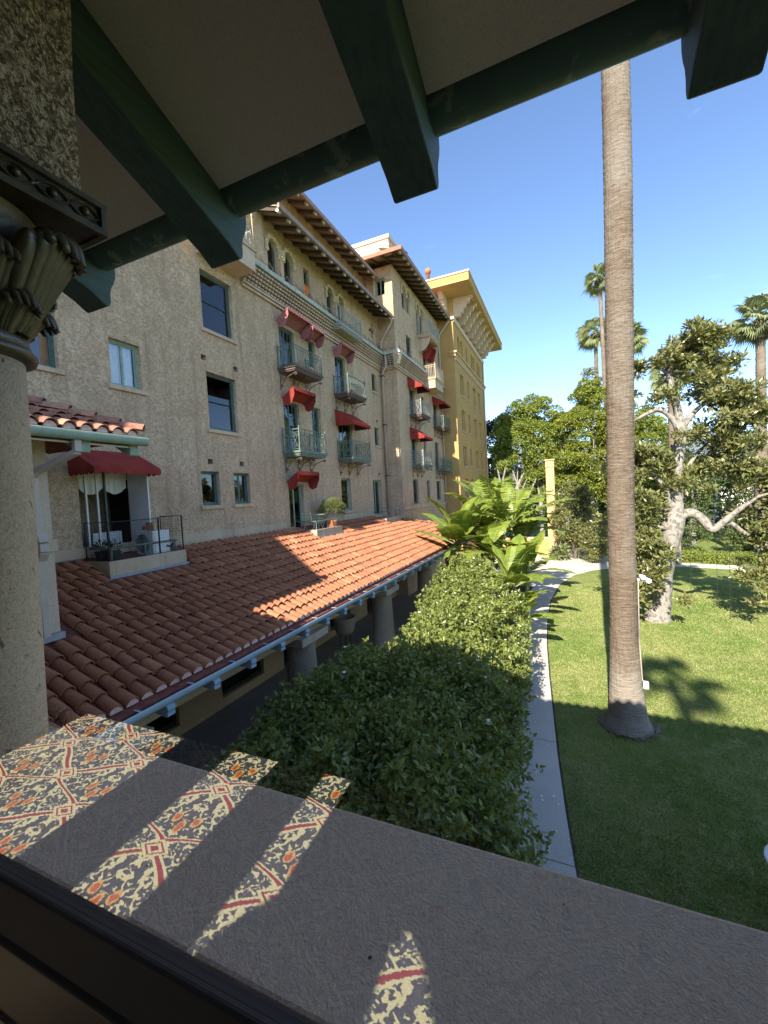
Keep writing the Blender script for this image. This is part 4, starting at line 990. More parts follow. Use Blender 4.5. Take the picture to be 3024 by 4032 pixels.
# ------------------------------------------------------------------ second wing
w2 = thing('hotel_wing', 'taller tan stucco hotel wing beyond the corner downspout with lattice cornice', 'building', (-12, 29, 0))
X2, Y2, Y2b = -9.4, 24.6, 34.7
wins2 = [(26.65, 27.75, 15.52, 17.18, 'sash', {}), (30.2, 31.3, 14.9, 17.0, 'door', dict(sill=False)), (32.6, 33.4, 15.2, 16.9, 'sash', {}),
 (26.75, 27.85, 11.85, 13.7, 'door', dict(sill=False)), (29.3, 29.9, 12.3, 13.6, 'plain', {}), (32.3, 33.4, 11.8, 13.7, 'door', dict(sill=False)),
 (26.70, 27.75, 8.50, 10.55, 'door', dict(sill=False)), (29.4, 30.0, 9.2, 10.5, 'plain', {}), (32.25, 33.4, 8.5, 10.6, 'door', dict(sill=False)),
 (26.6, 27.7, 5.85, 7.52, 'sash', {}), (29.7, 30.4, 5.9, 7.5, 'plain', {}), (32.2, 33.4, 5.95, 7.48, 'sash', {})]
arch2 = [(26.2, 26.95, 18.75, 20.3), (27.1, 27.75, 18.75, 20.3), (29.05, 29.7, 17.85, 20.2), (29.85, 30.6, 17.85, 20.2), (32.2, 32.9, 18.0, 20.1)]
facade('wall', w2, M['stucco'], 'x', X2, Y2, Y2b, 0.0, 20.75, [w[:4] for w in wins2] + arch2, 0.24)
sidew = [(-10.55, -9.90, 19.05, 20.08)]
facade('wall', w2, M['stucco'], 'y', Y2, -22.0, X2, 0.0, 20.75, sidew, 0.24, out=-1)
window(w2, 'y', Y2, *sidew[0], style='casement', fm='frame_sage', out=-1, sill=False)
for w in wins2: window(w2, 'x', X2, *w[:4], style=w[4], fm='frame', **w[5])
for a in arch2: arch_window(w2, 'x', X2, *a); ornament(w2, X2, *a)
cornice(w2, 'x', X2, Y2-0.4, 29.75); cornice(w2, 'x', X2, 31.95, Y2b-0.02); cornice(w2, 'y', Y2, -10.28, X2-0.0, out=-1)
eave(w2, X2, -8.32, 23.4, 34.6, 20.95, 20.62, 0.70, tail=0.15)
# eave along the end wall
m = MB(); m.hexa([(-15, 23.35, 20.80), (-8.3, 23.35, 20.80), (-8.3, 24.7, 21.15), (-15, 24.7, 21.15), (-15, 23.35, 20.85), (-8.3, 23.35, 20.85), (-8.3, 24.7, 21.2), (-15, 24.7, 21.2)]); m.build('eave_board', M['eave_board'], w2)
for k in range(8):
    x_ = -8.9-0.75*k; MB().hexa([(x_, 23.4, 20.66), (x_+0.14, 23.4, 20.66), (x_+0.14, 24.65, 20.95), (x_, 24.65, 20.95), (x_, 23.4, 20.8), (x_+0.14, 23.4, 20.8), (x_+0.14, 24.65, 21.1), (x_, 24.65, 21.1)]).build('rafter', M['rafter_old'], w2)
MB().box(-15, -8.2, 23.25, 23.345, 20.68, 20.90).build('eave_gutter', M['tile_old'], w2)
m = MB(); m.hexa([(-8.25, 23.3, 20.9), (-8.25, 34.65, 20.9), (-13, 34.65, 22.6), (-13, 28.0, 22.6), (-8.25, 23.3, 20.96), (-8.25, 34.65, 20.96), (-13, 34.65, 22.66), (-13, 28.0, 22.66)])
m.poly([(-8.25, 23.3, 20.93), (-13, 28, 22.63), (-22, 28, 22.63), (-22, 23.3, 20.93)]); m.build('roof', M['tile_old'], w2)
MB().box(-22, -10.4, 26.9, 33, 21.0, 23.85).box(-22.05, -10.32, 26.82, 33.08, 23.85, 24.1).box(-22.02, -10.36, 26.86, 33.04, 23.35, 23.45).build('parapet_block', M['bracket_cream'], w2)
MB().box(-22, X2-1.4, Y2+1.4, Y2b, 0, 20.7).build('core', M['stucco'], w2)
m = MB(); m.box(X2+0.001, X2+0.06, Y2, 34.6, 5.55, 5.78); m.build('base_course', M['stucco_smooth'], w2)
# corner ornament on the cornice
MB().lathe([(0.16, 14.6), (0.30, 15.15), (0.32, 15.36), (0.18, 15.45), (0.08, 15.55), (0.10, 15.65), (0.02, 16.05)], (X2+0.12, Y2-0.12, 0), 10).build('corner_finial', M['bracket_cream'], w2)
MB().tube([(-8.35, 34.45, 20.6), (-9.0, 34.5, 19.9), (-9.28, 34.5, 19.5), (-9.28, 34.5, 5.6)], 0.07, 8).build('downspout', M['pipe'], w2, True)
MB().tube([(-10.6, 24.5, 20.7), (-10.62, 24.5, 18.6)], 0.06, 8).build('vent_pipe', M['pipe'], w2, True)
balcony(w2, X2, 29.0, 31.4, 17.85, 18.85, depth=0.95, style='bars', mat='rail_grey', floor='stucco_smooth', brackets=False)
balcony(w2, X2, 29.8, 31.9, 14.95, 15.85, depth=1.0, style='bars', mat='bracket_cream', floor='stucco_smooth', brackets=False)
MB().box(X2+0.002, X2+0.97, 29.82, 31.88, 14.2, 14.72).build('balcony_base', M['stucco_smooth'], w2)
for y in (29.1, 31.3):                                   # curved consoles under the upper balcony
    m = MB(); m.prism([(X2+0.0, y, 17.6), (X2+0.9, y, 17.6)] + [(X2+0.9*math.cos(R(a)), y, 17.6-1.0*math.sin(R(a))*0.9) for a in range(15, 91, 15)], (0, 0.14, 0)); m.build('console', M['stucco_smooth'], w2)
balcony(w2, X2, 26.6, 28.5, 11.86, 12.72, style='cross', mat='rail_grey'); balcony(w2, X2, 32.15, 34.1, 11.75, 12.55, style='cross', mat='rail')
balcony(w2, X2, 26.55, 28.5, 8.5, 9.36, style='scroll', mat='rail_grey', floor='rail'); balcony(w2, X2, 32.15, 34.1, 8.45, 9.22, style='scroll', mat='rail', floor='rail')
MB().box(-9.6, -9.5, 22.0, 28.2, roof_z(-9.5)-0.2, 5.22).box(-10.49, -9.6, 21.9, 22.0, 4.9, 5.22).build('terrace_kerb', M['stucco_smooth'], w2)
m = MB()
for k in range(7): m.tube([(-9.55, 22.1+0.72*k, 5.22), (-9.55, 22.1+0.72*k, 5.62)], 0.016, 5)
m.tube([(-10.4, 22.0, 5.60), (-9.55, 22.0, 5.60), (-9.55, 26.5, 5.60)], 0.018, 5); m.build('terrace_rail', M['rail'], w2)

# ------------------------------------------------------------------ ochre block at the far end
yel = thing('ochre_block', 'ochre yellow block with stepped cream eave brackets at the far end', 'building', (-14, 41, 0))
X3, Y3, Y3b = -8.1, 34.75, 48.2
ywins = []
for (c, d) in ((14.95, 16.8), (11.85, 13.7), (8.75, 10.5), (6.0, 7.65)):
    for (a, b, s) in ((36.55, 37.95, 0), (39.45, 40.2, 0.15), (42.0, 43.4, 0), (44.65, 45.85, 0)): ywins.append((a, b, c+s, d))
yarch = [(36.1, 37.0, 18.35, 19.95), (37.2, 38.2, 18.35, 19.95), (39.35, 40.0, 18.6, 19.9), (41.6, 42.4, 18.35, 19.95), (42.6, 43.4, 18.35, 19.95), (44.5, 45.3, 18.35, 19.95), (45.5, 46.3, 18.35, 19.95)]
yslot = [(36.2+1.75*k, 36.75+1.75*k, 21.05, 22.0) for k in range(7)]
facade('wall', yel, M['yellow'], 'x', X3, Y3, Y3b, 0, 22.6, ywins+yarch+yslot, 0.28)
facade('wall', yel, M['yellow'], 'y', Y3, -22, X3, 0, 22.6, [], 0.2, out=-1)
facade('wall', yel, M['yellow'], 'y', Y3b, -22, X3, 0, 22.6, [], 0.2, out=1)
for w in ywins: window(yel, 'x', X3, *w, style='sash', fm='yellow_trim', depth=0.22, sill=True)
for a in yarch:
    arch_window(yel, 'x', X3, *a, fm='yellow_trim', depth=0.2)
for s in yslot: MB().box(X3-0.3, X3-0.27, *s).build('attic_vent', M['dark'], yel)
m = MB()
def band(m, z0, z1, d): m.box(X3-0.3, X3+d, Y3-d, Y3b+d, z0, z1)
band(m, 17.75, 18.0, 0.14); band(m, 18.0, 18.16, 0.26); m.build('string_course', M['yellow_trim'], yel)
m = MB(); band(m, 20.75, 20.98, 0.15); m.build('string_course', M['bracket_cream'], yel)
m = MB()
for k in range(60): y = Y3+0.1+0.225*k; m.box(X3+0.002, X3+0.11, y, y+0.12, 17.55, 17.75)
for k in range(55): y = Y3+0.1+0.245*k; m.lathe([(0.10, 20.60), (0.10, 20.745)], (X3+0.06, y, 0), 6)
for k in range(8): m.box(-9.4-0.3*k, -9.28-0.3*k, Y3-0.11, Y3-0.002, 17.5, 17.75)
tag(m.build('dentils', M['bracket_cream'], yel), kind='stuff')
MB().box(-22, -6.2, 32.45, 50.4, 22.55, 22.62).build('soffit', M['yellow_trim'], yel)
MB().box(-22, -6.19, 32.44, 50.41, 22.621, 23.15).build('eave_fascia', M['yellow'], yel)
MB().box(-22, -6.13, 32.38, 50.47, 23.151, 23.27).build('eave_crown', M['bracket_cream'], yel)
MB().hexa([(-22, 32.5, 23.271), (-6.3, 32.5, 23.271), (-6.3, 50.3, 23.271), (-22, 50.3, 23.271), (-22, 37, 24.6), (-11, 37, 24.6), (-11, 46, 24.6), (-22, 46, 24.6)]).build('roof', M['tile_old'], yel)
prof = [(0, 22.55), (1.62, 22.55), (1.60, 22.40), (1.42, 22.33), (1.34, 22.18), (1.34, 22.02), (1.12, 21.98), (1.06, 21.82), (1.06, 21.66), (0.86, 21.62), (0.80, 21.46), (0.80, 21.30), (0.58, 21.26), (0.55, 21.02), (0, 21.02)]
bm = MB().prism([(a, 0, b) for a, b in prof], (0, 0.36, 0)).mesh('bracket', M['bracket_cream'])
for k in range(8): link('bracket', bm, yel, (X3+0.003, Y3+0.25+1.74*k, -0.002))
bm2 = MB().prism([(0, -a, b) for a, b in prof], (0.36, 0, 0)).mesh('bracket', M['bracket_cream'])
for k in range(3): link('bracket', bm2, yel, (X3-0.75-1.75*k, Y3-0.003, -0.002))
for k in range(7):                                       # soffit panels
    y = Y3+0.8+1.74*k; MB().box(X3+0.25, -6.6, y, y+0.9, 22.515, 22.548).build('soffit_panel', M['yellow_trim'], yel)
MB().box(-22, X3-1.7, Y3+0.4, Y3b-0.4, 0, 22.5).build('core', M['yellow'], yel)
m = MB(); m.lathe([(0.14, 23.3), (0.14, 25.9), (0.24, 25.92), (0.26, 26.15), (0.20, 26.3)], (-10.5, 36.5, 0), 14); m.build('vent_pipe', M['terra'], yel, True)
MB().tube([(-8.0, 47.9, 20.7), (-7.98, 47.9, 0)], 0.07, 6).build('downspout', M['yellow_trim'], yel)

# ------------------------------------------------------------------ awnings
def awning(label, plane, y0, y1, zt, zf, depth, mat='red', valance=0.16, rise=False):
    """sloping canvas with closed cheeks and a scalloped valance; rise = folded up on its arms"""
    o = thing('awning', label, 'awning', (plane, (y0+y1)/2, zt), 'canvas awnings on the hotel windows')
    m = MB(); xo = plane+depth
    n = max(5, int((y1-y0)/0.17))
    th_ = 0.012
    if not rise:
        m.hexa([(plane+0.02, y0, zt), (xo, y0, zf), (xo, y1, zf), (plane+0.02, y1, zt), (plane+0.02, y0, zt+th_), (xo, y0, zf+th_), (xo, y1, zf+th_), (plane+0.02, y1, zt+th_)])
        for yy in (y0, y1-th_): m.prism([(plane+0.02, yy, zt-0.002), (xo, yy, zf-0.002), (plane+0.02, yy, zf-0.002)], (0, th_, 0))
        vz = zf; sgn = -1
        def scal(p, q):
            p, q = Vector(p), Vector(q); L = (q-p).length; nn_ = max(3, int(L/0.17))
            for k in range(nn_):
                a, b = p+(q-p)*(k/nn_), p+(q-p)*((k+1)/nn_); c = (a+b)/2; nrm = (q-p).cross(Vector((0, 0, 1))).normalized()*0.01
                pts = [a, b, b-Vector((0, 0, valance*0.72)), c+(b-c)*0.5-Vector((0, 0, valance*0.95)), c-Vector((0, 0, valance)), c+(a-c)*0.5-Vector((0, 0, valance*0.95)), a-Vector((0, 0, valance*0.72))]
                m.prism(pts, nrm)
        scal((xo, y0, vz), (xo, y1, vz)); scal((plane+0.05, y0, vz), (xo, y0, vz)); scal((plane+0.05, y1, vz), (xo, y1, vz))
    else:
        m.hexa([(plane+0.03, y0, zf), (xo, y0, zt), (xo, y1, zt), (plane+0.03, y1, zf), (plane+0.015, y0, zf+0.02), (xo-0.015, y0, zt+0.02), (xo-0.015, y1, zt+0.02), (plane+0.015, y1, zf+0.02)])
        for k in range(n):
            a = y0+(y1-y0)*k/n; b = y0+(y1-y0)*(k+1)/n; c = (a+b)/2; d = -valance if True else valance
            pts = [(xo+0.01, a, zt+0.02), (xo+0.01, b, zt+0.02), (xo-0.03, b, zt+0.02-d*0.15), (xo+0.05, b, zt-valance*0.7), (xo+0.06, c, zt-valance), (xo+0.05, a, zt-valance*0.7)]
            m.prism([pts[0], pts[1], pts[3], pts[4], pts[5]], (0.012, 0, 0))
        for yy in (y0-0.01, y1):
            m.prism([(xo, yy, zt), (xo+0.02, yy, zt-0.28), (xo-depth*0.25, yy, zf-0.28), (plane+depth*0.35, yy, zf-0.34), (plane+0.08, yy, zf-0.24), (plane+0.03, yy, zf), (plane+0.08, yy, zf+0.06)], (0, 0.012, 0))
    m.build('canvas', M[mat], o)
    m = MB()
    for yy in (y0+0.04, y1-0.04):
        z_ = zf-0.03 if not rise else zt-0.03
        m.tube([(plane+0.03, yy, zf-0.05), (xo-0.03, yy, z_)], 0.013, 5)
    m.tube([(xo-0.03, y0+0.04, (zf if not rise else zt)-0.03), (xo-0.03, y1-0.04, (zf if not rise else zt)-0.03)], 0.013, 5)
    m.build('frame', M['iron'], o)
    return o
awning('large dark red awning over the open terrace door nearest the corner block', HX, 5.95, 7.62, 7.98, 7.50, 0.95)
awning('faded pink awning folded up over the upper balcony door, widest of the faded ones', HX, 14.15, 15.75, 14.22, 13.85, 0.60, 'red_faded', rise=True)
awning('small faded pink awning folded up over the narrow window beside the wide faded one', HX, 16.05, 16.95, 14.16, 13.84, 0.55, 'red_faded', rise=True)
awning('faded pink awning folded up just below the lattice cornice near the downspout', HX, 18.6, 19.95, 14.25, 13.92, 0.55, 'red_faded', rise=True)
awning('red awning folded up between the two stacked green balconies', HX, 14.2, 15.75, 11.08, 10.72, 0.62, 'red', rise=True)
awning('red awning folded up over the ground terrace door with mint chairs', HX, 14.18, 15.7, 7.68, 7.30, 0.60, 'red', rise=True)
awning('bright red awning spread over the crossed-bar balcony left of the downspout', HX, 18.48, 20.5, 10.98, 10.28, 1.0)
awning('red awning spread under the wing cornice over the pale crossed-bar balcony', X2, 26.5, 28.35, 14.30, 13.70, 1.0)
awning('bright red awning spread over the lower scroll balcony of the wing', X2, 26.45, 28.4, 11.02, 10.32, 1.0)
awning('dark red awning at the wing end next to the ochre wall', X2, 32.1, 33.9, 14.15, 13.55, 1.0)
awning('small red awning tucked under the curved console balcony of the wing', X2, 30.1, 31.2, 17.35, 16.75, 0.7, 'red', rise=True)

# ------------------------------------------------------------------ things on the terraces
fn = thing('wire_fence', 'black wire mesh fence round the terrace with the air conditioner', 'fence', (-9.6, 7.1, 5.34))
for (p, q) in (((-9.59, 6.17), (-9.59, 7.45)), ((-9.59, 7.47), (-9.59, 8.18)), ((-10.42, 6.17), (-9.61, 6.17)), ((-10.42, 8.18), (-9.61, 8.18))):
    p3, q3 = Vector((*p, 0)), Vector((*q, 0)); L = (q3-p3).length; d = (q3-p3).normalized(); zl, zh = 5.345, 6.24 if p[1] < 7.46 else 6.27
    m = MB(); Z = lambda z: Vector((0, 0, z))
    m.tube([p3+Z(zl), p3+Z(zh), q3+Z(zh), q3+Z(zl), p3+Z(zl)], 0.014, 5); o = m.build('panel_frame', M['dark'], fn)
    m = MB()
    for k in range(1, int(L/0.065)): m.tube([p3+d*0.065*k+Z(zl), p3+d*0.065*k+Z(zh)], 0.0022, 3, False)
    for k in range(1, int((zh-zl)/0.065)): m.tube([p3+Z(zl+0.065*k), q3+Z(zl+0.065*k)], 0.0022, 3, False)
    tag(m.build('wire', M['dark'], o), kind='stuff')
rl = thing('terrace_railing', 'low pale green pipe railing along the near terrace kerb', 'railing', (-9.7, 7.1, 5.3))
m = MB(); m.tube([(-10.42, 6.25, 5.62), (-9.72, 6.25, 5.62), (-9.72, 8.08, 5.62), (-10.42, 8.08, 5.62)], 0.024, 6); m.build('top_pipe', M['rail'], rl, True)
for (a, b) in ((-9.72, 6.3), (-9.72, 7.15), (-9.72, 8.02)): MB().tube([(a, b, 5.25), (a, b, 5.615)], 0.024, 6).build('post', M['rail'], rl, True)
ac = thing('air_conditioner', 'white outdoor air conditioner with round fan grille on the terrace', 'air conditioner', (-10.1, 7.5, 5.3))
bevel(MB().box(-10.42, -9.78, 7.42, 7.92, 5.30, 5.92).build('casing', M['white'], ac), 0.015, 2)
m = MB()
for k in range(7):
    r = 0.03+0.033*k; m.tube([(-10.17+r*math.cos(g*0.2618), 7.412, 5.60+r*math.sin(g*0.2618)) for g in range(25)], 0.004, 4)
m.build('fan_grille', M['white'], ac)
MB().prism([(-10.17+0.245*math.cos(k*0.2618), 7.417, 5.60+0.245*math.sin(k*0.2618)) for k in range(24)], (0, -0.001, 0)).build('fan_opening', M['dark'], ac)
MB().box(-9.779, -9.77, 7.46, 7.88, 5.36, 5.86).build('side_panel', M['white'], ac)
MB().tube([(-9.76, 7.8, 5.5), (-9.70, 7.93, 5.45), (-9.75, 7.98, 5.55), (-9.9, 8.05, 5.48), (-10.1, 8.1, 5.42)], 0.02, 6).build('hose', M['dark'], ac, True)
for i, (x_, y_, lab) in enumerate(((-10.25, 7.6, 'squat terracotta bowl lying on the air conditioner by the wall'), (-10.08, 7.58, 'upright terracotta pot on the middle of the air conditioner'), (-9.93, 7.6, 'small pale figurine at the outer end of the air conditioner'))):
    if i < 2: o = MB().lathe([(0.05, 0), (0.085, 0.03), (0.095, 0.09), (0.07, 0.13+0.07*i), (0.085, 0.15+0.07*i), (0.07, 0.14+0.07*i)], (x_, y_, 5.922), 14).build('terracotta_pot', M['terra'], smooth=True)
    else: o = MB().lathe([(0.05, 0), (0.06, 0.02), (0.035, 0.06), (0.045, 0.12), (0.02, 0.17), (0.03, 0.21), (0.005, 0.25)], (x_, y_, 5.922), 12).build('figurine', M['carvedstone'], smooth=True)
    tag(o, lab, 'pot' if i < 2 else 'figurine')
def pot_plain(o, c, r, h, mat):
    return MB().lathe([(r*0.7, 0), (r*0.85, h*0.25), (r, h*0.75), (r*1.06, h*0.9), (r*1.06, h), (r*0.92, h), (r*0.9, h*0.9)], c, 18).build('pot', M[mat], o, True)
# ------------------------------------------------------------------ foliage helpers
def unit(a): return a/np.maximum(1e-9, np.linalg.norm(a, axis=1, keepdims=True))
def rnd_dirs(n): return unit(rng.normal(size=(n, 3)))
def leaf_mesh(name, P, D, N, L, Wd, mat, fold=0.18, shape='diamond'):
    """P base points, D leaf directions, N face normals, L lengths, Wd widths"""
    n = len(P); D = unit(D); S_ = unit(np.cross(D, N)); N = unit(np.cross(S_, D)); L = np.broadcast_to(L, n)[:, None]; Wd = np.broadcast_to(Wd, n)[:, None]
    b = P; mdl = P + D*L*0.45 - N*L*0.02; tip = P + D*L - N*L*0.10
    l = P + D*L*0.42 + S_*Wd*0.5 + N*Wd*fold; r = P + D*L*0.42 - S_*Wd*0.5 + N*Wd*fold
    V = np.stack([b, l, mdl, r, tip], 1).reshape(-1, 3); k = np.arange(n)[:, None]*5
    F = np.concatenate([k + np.array([[0, 2, 1]]), k + np.array([[0, 3, 2]]), k + np.array([[1, 2, 4]]), k + np.array([[2, 3, 4]])])
    return np_mesh(name, V, F, mat)
def clump_leaves(C, Rd, per, squash=0.85, inner=0.25):
    """leaf positions and outward directions on clump shells; C (k,3), Rd (k,)"""
    k = len(C); idx = np.repeat(np.arange(k), per); n = len(idx)
    d = rnd_dirs(n); d[:, 2] = np.where(rng.random(n) < 0.65, np.abs(d[:, 2]), d[:, 2])
    rad = (1 - inner*rng.random(n)**1.5)
    off = d*Rd[idx][:, None]*rad[:, None]; off[:, 2] *= squash
    return C[idx] + off, d, idx
M['leaf_camellia'] = leafmat('camellia_leaf', (0.110, 0.152, 0.042), (0.185, 0.230, 0.056), (0.30, 0.335, 0.078), 0.32, 0.38, 0.45)
M['leaf_ficus'] = leafmat('ficus_leaf', (0.145, 0.215, 0.040), (0.225, 0.285, 0.055), (0.33, 0.36, 0.075), 0.38, 0.5, 0.3)
M['leaf_ficus_y'] = leafmat('ficus_leaf_yellow', (0.14, 0.195, 0.034), (0.225, 0.27, 0.045), (0.33, 0.345, 0.058), 0.38, 0.5, 0.3)
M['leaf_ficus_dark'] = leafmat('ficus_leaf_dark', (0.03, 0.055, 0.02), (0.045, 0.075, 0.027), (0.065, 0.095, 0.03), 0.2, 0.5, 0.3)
M['leaf_magnolia'] = leafmat('magnolia_leaf', (0.11, 0.135, 0.045), (0.18, 0.205, 0.065), (0.30, 0.28, 0.11), 0.28, 0.28, 0.5, (1.0, 0.8, 0.3))
M['leaf_banana'] = leafmat('banana_leaf', (0.12, 0.20, 0.034), (0.185, 0.27, 0.042), (0.34, 0.38, 0.055), 0.42, 0.38, 0.4)
M['leaf_palm'] = leafmat('palm_frond', (0.14, 0.18, 0.07), (0.20, 0.24, 0.10), (0.30, 0.32, 0.15), 0.30, 0.45, 0.4)
M['leaf_far'] = leafmat('far_leaf', (0.07, 0.11, 0.035), (0.105, 0.15, 0.045), (0.155, 0.19, 0.065), 0.25, 0.55, 0.2)
M['leaf_conifer'] = leafmat('bamboo_leaf', (0.10, 0.15, 0.05), (0.17, 0.21, 0.07), (0.26, 0.28, 0.11), 0.3, 0.5, 0.3)
M['bark_grey'] = bark('pale_bark', (0.22, 0.195, 0.165), (0.37, 0.34, 0.295), (7, 7, 4), 0.9, 0.04, ((0.16, 0.145, 0.12), 6))
M['bark_root'] = bark('root_thatch', (0.22, 0.175, 0.13), (0.34, 0.28, 0.21))
M['bark_dark'] = bark('dark_bark', (0.10, 0.085, 0.07), (0.19, 0.165, 0.14))
M['bark_ficus'] = bark('ficus_bark', (0.24, 0.22, 0.19), (0.36, 0.33, 0.29))
M['stemgreen'] = paint('green_stem', (0.20, 0.22, 0.08), 0.6, 0.3, 0.25, 8)

# ------------------------------------------------------------------ camellia shrubs in the bed
def shrub(label, c, rx, ry, h, nclump, per, leafL=0.075, flowers=0, cr_=0.33, mat='leaf_camellia', tall=()):
    o = thing('camellia_shrub', label, 'shrub', (c[0], c[1], 0), 'camellia shrubs between the arcade and the path')
    d = rnd_dirs(nclump); d[:, 2] = np.abs(d[:, 2])*1.1-0.25; d = unit(d); rr = 0.74 + 0.34*rng.random(nclump)
    C = np.array([c[0], c[1], h*0.50]) + d*rr[:, None]*np.array([rx, ry, h*0.46]); C[:, 2] = np.maximum(C[:, 2], 0.28)
    for t in tall: C = np.vstack([C, np.array([t])])
    Rd = cr_*(0.40+1.05*rng.random(len(C)))
    sp_ = rnd_dirs(60); sp_[:, 2] = np.abs(sp_[:, 2])*1.2+0.1; sp_ = unit(sp_)      # young shoots standing out of the outline
    for q in range(3): C = np.vstack([C, np.array([c[0], c[1], h*0.50]) + sp_*(1.14+0.09*q+0.04*rng.random((60, 1)))*np.array([rx, ry, h*0.47])]); Rd = np.concatenate([Rd, np.full(60, 0.10-0.02*q)])
    P, dr_, idx = clump_leaves(C, Rd, per, 0.9, 0.55); kp = rng.random(len(P)) < np.clip((Rd[idx]/cr_)**1.6, 0.10, 1.0); kp &= P[:, 0] < np.interp(P[:, 1], [p[1] for p in PE], [p[0] for p in PE])-0.50-0.20*rng.random(len(P)); P, dr_, idx = P[kp], dr_[kp], idx[kp]
    n = len(P); D = unit(dr_*0.7 + rng.normal(size=(n, 3))*0.7 + np.array([0, 0, 0.10])); N = unit(dr_*0.8 + np.array([0, 0, 0.7]) + rng.normal(size=(n, 3))*0.45)
    L = leafL*(0.65+0.7*rng.random(n)); link('foliage', leaf_mesh('foliage', P, D, N, L, L*0.50, M[mat]), o)
    # dim core so that one cannot see straight through
    m = MB()
    for k in range(14):
        g = rng.random()*6.28; q = rng.random()**0.5; e = (c[0]+rx*0.8*q*math.cos(g), c[1]+ry*0.8*q*math.sin(g), h*(0.6+0.3*rng.random()))
        b = (c[0]+rx*0.3*q*math.cos(g), c[1]+ry*0.3*q*math.sin(g), 0.0); mid = ((b[0]+e[0])/2+0.1*rng.normal(), (b[1]+e[1])/2+0.1*rng.normal(), h*0.4)
        m.tube([b, mid, e], [0.035, 0.022, 0.008], 5)
    m.build('stem', M['bark_dark'], o)
    if flowers:
        sel = rng.choice(len(P), flowers, replace=False); m = MB()
        for i in sel:
            if dr_[i][2] < 0.1 and rng.random() < 0.5: continue
            p = P[i]+dr_[i]*0.05; r = 0.028+0.022*rng.random()
            m.lathe([(r*0.2, -r*0.4), (r*0.9, -r*0.1), (r, r*0.25), (r*0.6, r*0.45), (r*0.2, r*0.3)], p, 7)
        tag(m.build('blossom', M['petal'], o, True), kind='stuff')
    return o
shrub('large shaded camellia shrub below the sill, deepest in shadow', (-2.75, 5.0), 2.1, 2.3, 2.95, 260, 170, 0.115, 24, 0.40)
shrub('shaded camellia shrub in front of the first arcade column', (-3.1, 8.2), 2.05, 2.0, 3.0, 210, 170, 0.115, 30, 0.40)
shrub('half sunlit camellia shrub where the building shadow ends, dotted with white blossoms', (-2.75, 11.6), 1.65, 2.0, 3.0, 190, 170, 0.115, 110, 0.38)
shrub('sunlit camellia shrub with white blossoms between the shade line and the bananas', (-3.25, 14.6), 1.65, 2.0, 3.2, 190, 170, 0.115, 130, 0.38, tall=[(-3.4, 15.2, 3.3), (-3.0, 14.6, 3.2)])
shrub('farthest sunlit camellia shrub, right against the banana clump', (-4.0, 17.6), 1.25, 1.5, 3.4, 140, 170, 0.12, 60, 0.38)
shrub('shaded camellia shrub crowding the arcade floor beside the first column', (-4.35, 6.7), 1.25, 1.7, 2.75, 150, 170, 0.115, 10, 0.40)
# soft yellow new growth in the shade
m = [(-1.55, 5.2, 2.5), (-1.45, 5.45, 2.45), (-1.7, 5.4, 2.55)]
ng = thing('sapling', 'young plant with yellow-green leaves showing through the shaded shrub', 'plant', (-1.6, 5.3, 0))
P, d_, _ = clump_leaves(np.array(m), np.array([0.16]*3), 70, 0.7, 0.7); n = len(P)
link('foliage', leaf_mesh('foliage', P, unit(d_+rng.normal(size=(n, 3))*0.5), d_+np.array([0, 0, 1.0]), 0.09, 0.045, M['leaf_banana']), ng)
MB().tube([(-1.6, 5.3, 0), (-1.58, 5.3, 1.6), (-1.57, 5.33, 2.5)], [0.03, 0.02, 0.01], 5).build('stem', M['bark_dark'], ng)

# ------------------------------------------------------------------ bananas
def banana_leaf(m, base, az, el, L, Wd, droop, tear, seed):
    """arching blade on a stalk with torn margins; returns midrib points"""
    rr = random.Random(seed); n = 22; pts = []; a = el; p = Vector(base)
    for i in range(n+1):
        pts.append(p.copy()); t = i/n; a = el - droop*(t**1.4)
        p = p + Vector((math.cos(az)*math.cos(a), math.sin(az)*math.cos(a), math.sin(a)))*(L/n)
    side = Vector((-math.sin(az), math.cos(az), 0))
    for s in (-1, 1):
        cur = None; lift = rr.uniform(0.0, 0.22)
        for i in range(3, n):
            t0, t1 = (i-3)/(n-3), (i+1-3)/(n-3)
            def wd(t): return Wd*0.5*min(1, (t*7)**0.7)*(1 if t < 0.66 else max(0.02, 1-((t-0.66)/0.34)**2.0))
            dirn = (pts[i+1]-pts[i]).normalized(); up_ = side.cross(dirn)
            up_ = up_ if up_.z > 0 else -up_
            torn = rr.random() < tear
            a0, a1 = pts[i], pts[i+1]
            dz = -rr.uniform(0.0, 0.5)*tear
            e0 = a0 + side*s*wd(t0)*0.95 + up_*(lift+dz*0.4)*wd(t0); e1 = a1 + side*s*wd(t1)*0.95 + up_*(lift+dz)*wd(t1)
            if cur is not None and not torn: e0 = cur
            elif torn: e0 = e0 + dirn*(L/n)*0.18
            h0, h1 = (a0+e0)/2 + up_*0.07*wd(t0), (a1+e1)/2 + up_*0.07*wd(t1)
            m.quad(a0, a1, h1, h0); m.quad(h0, h1, e1, e0); cur = e1
    return pts
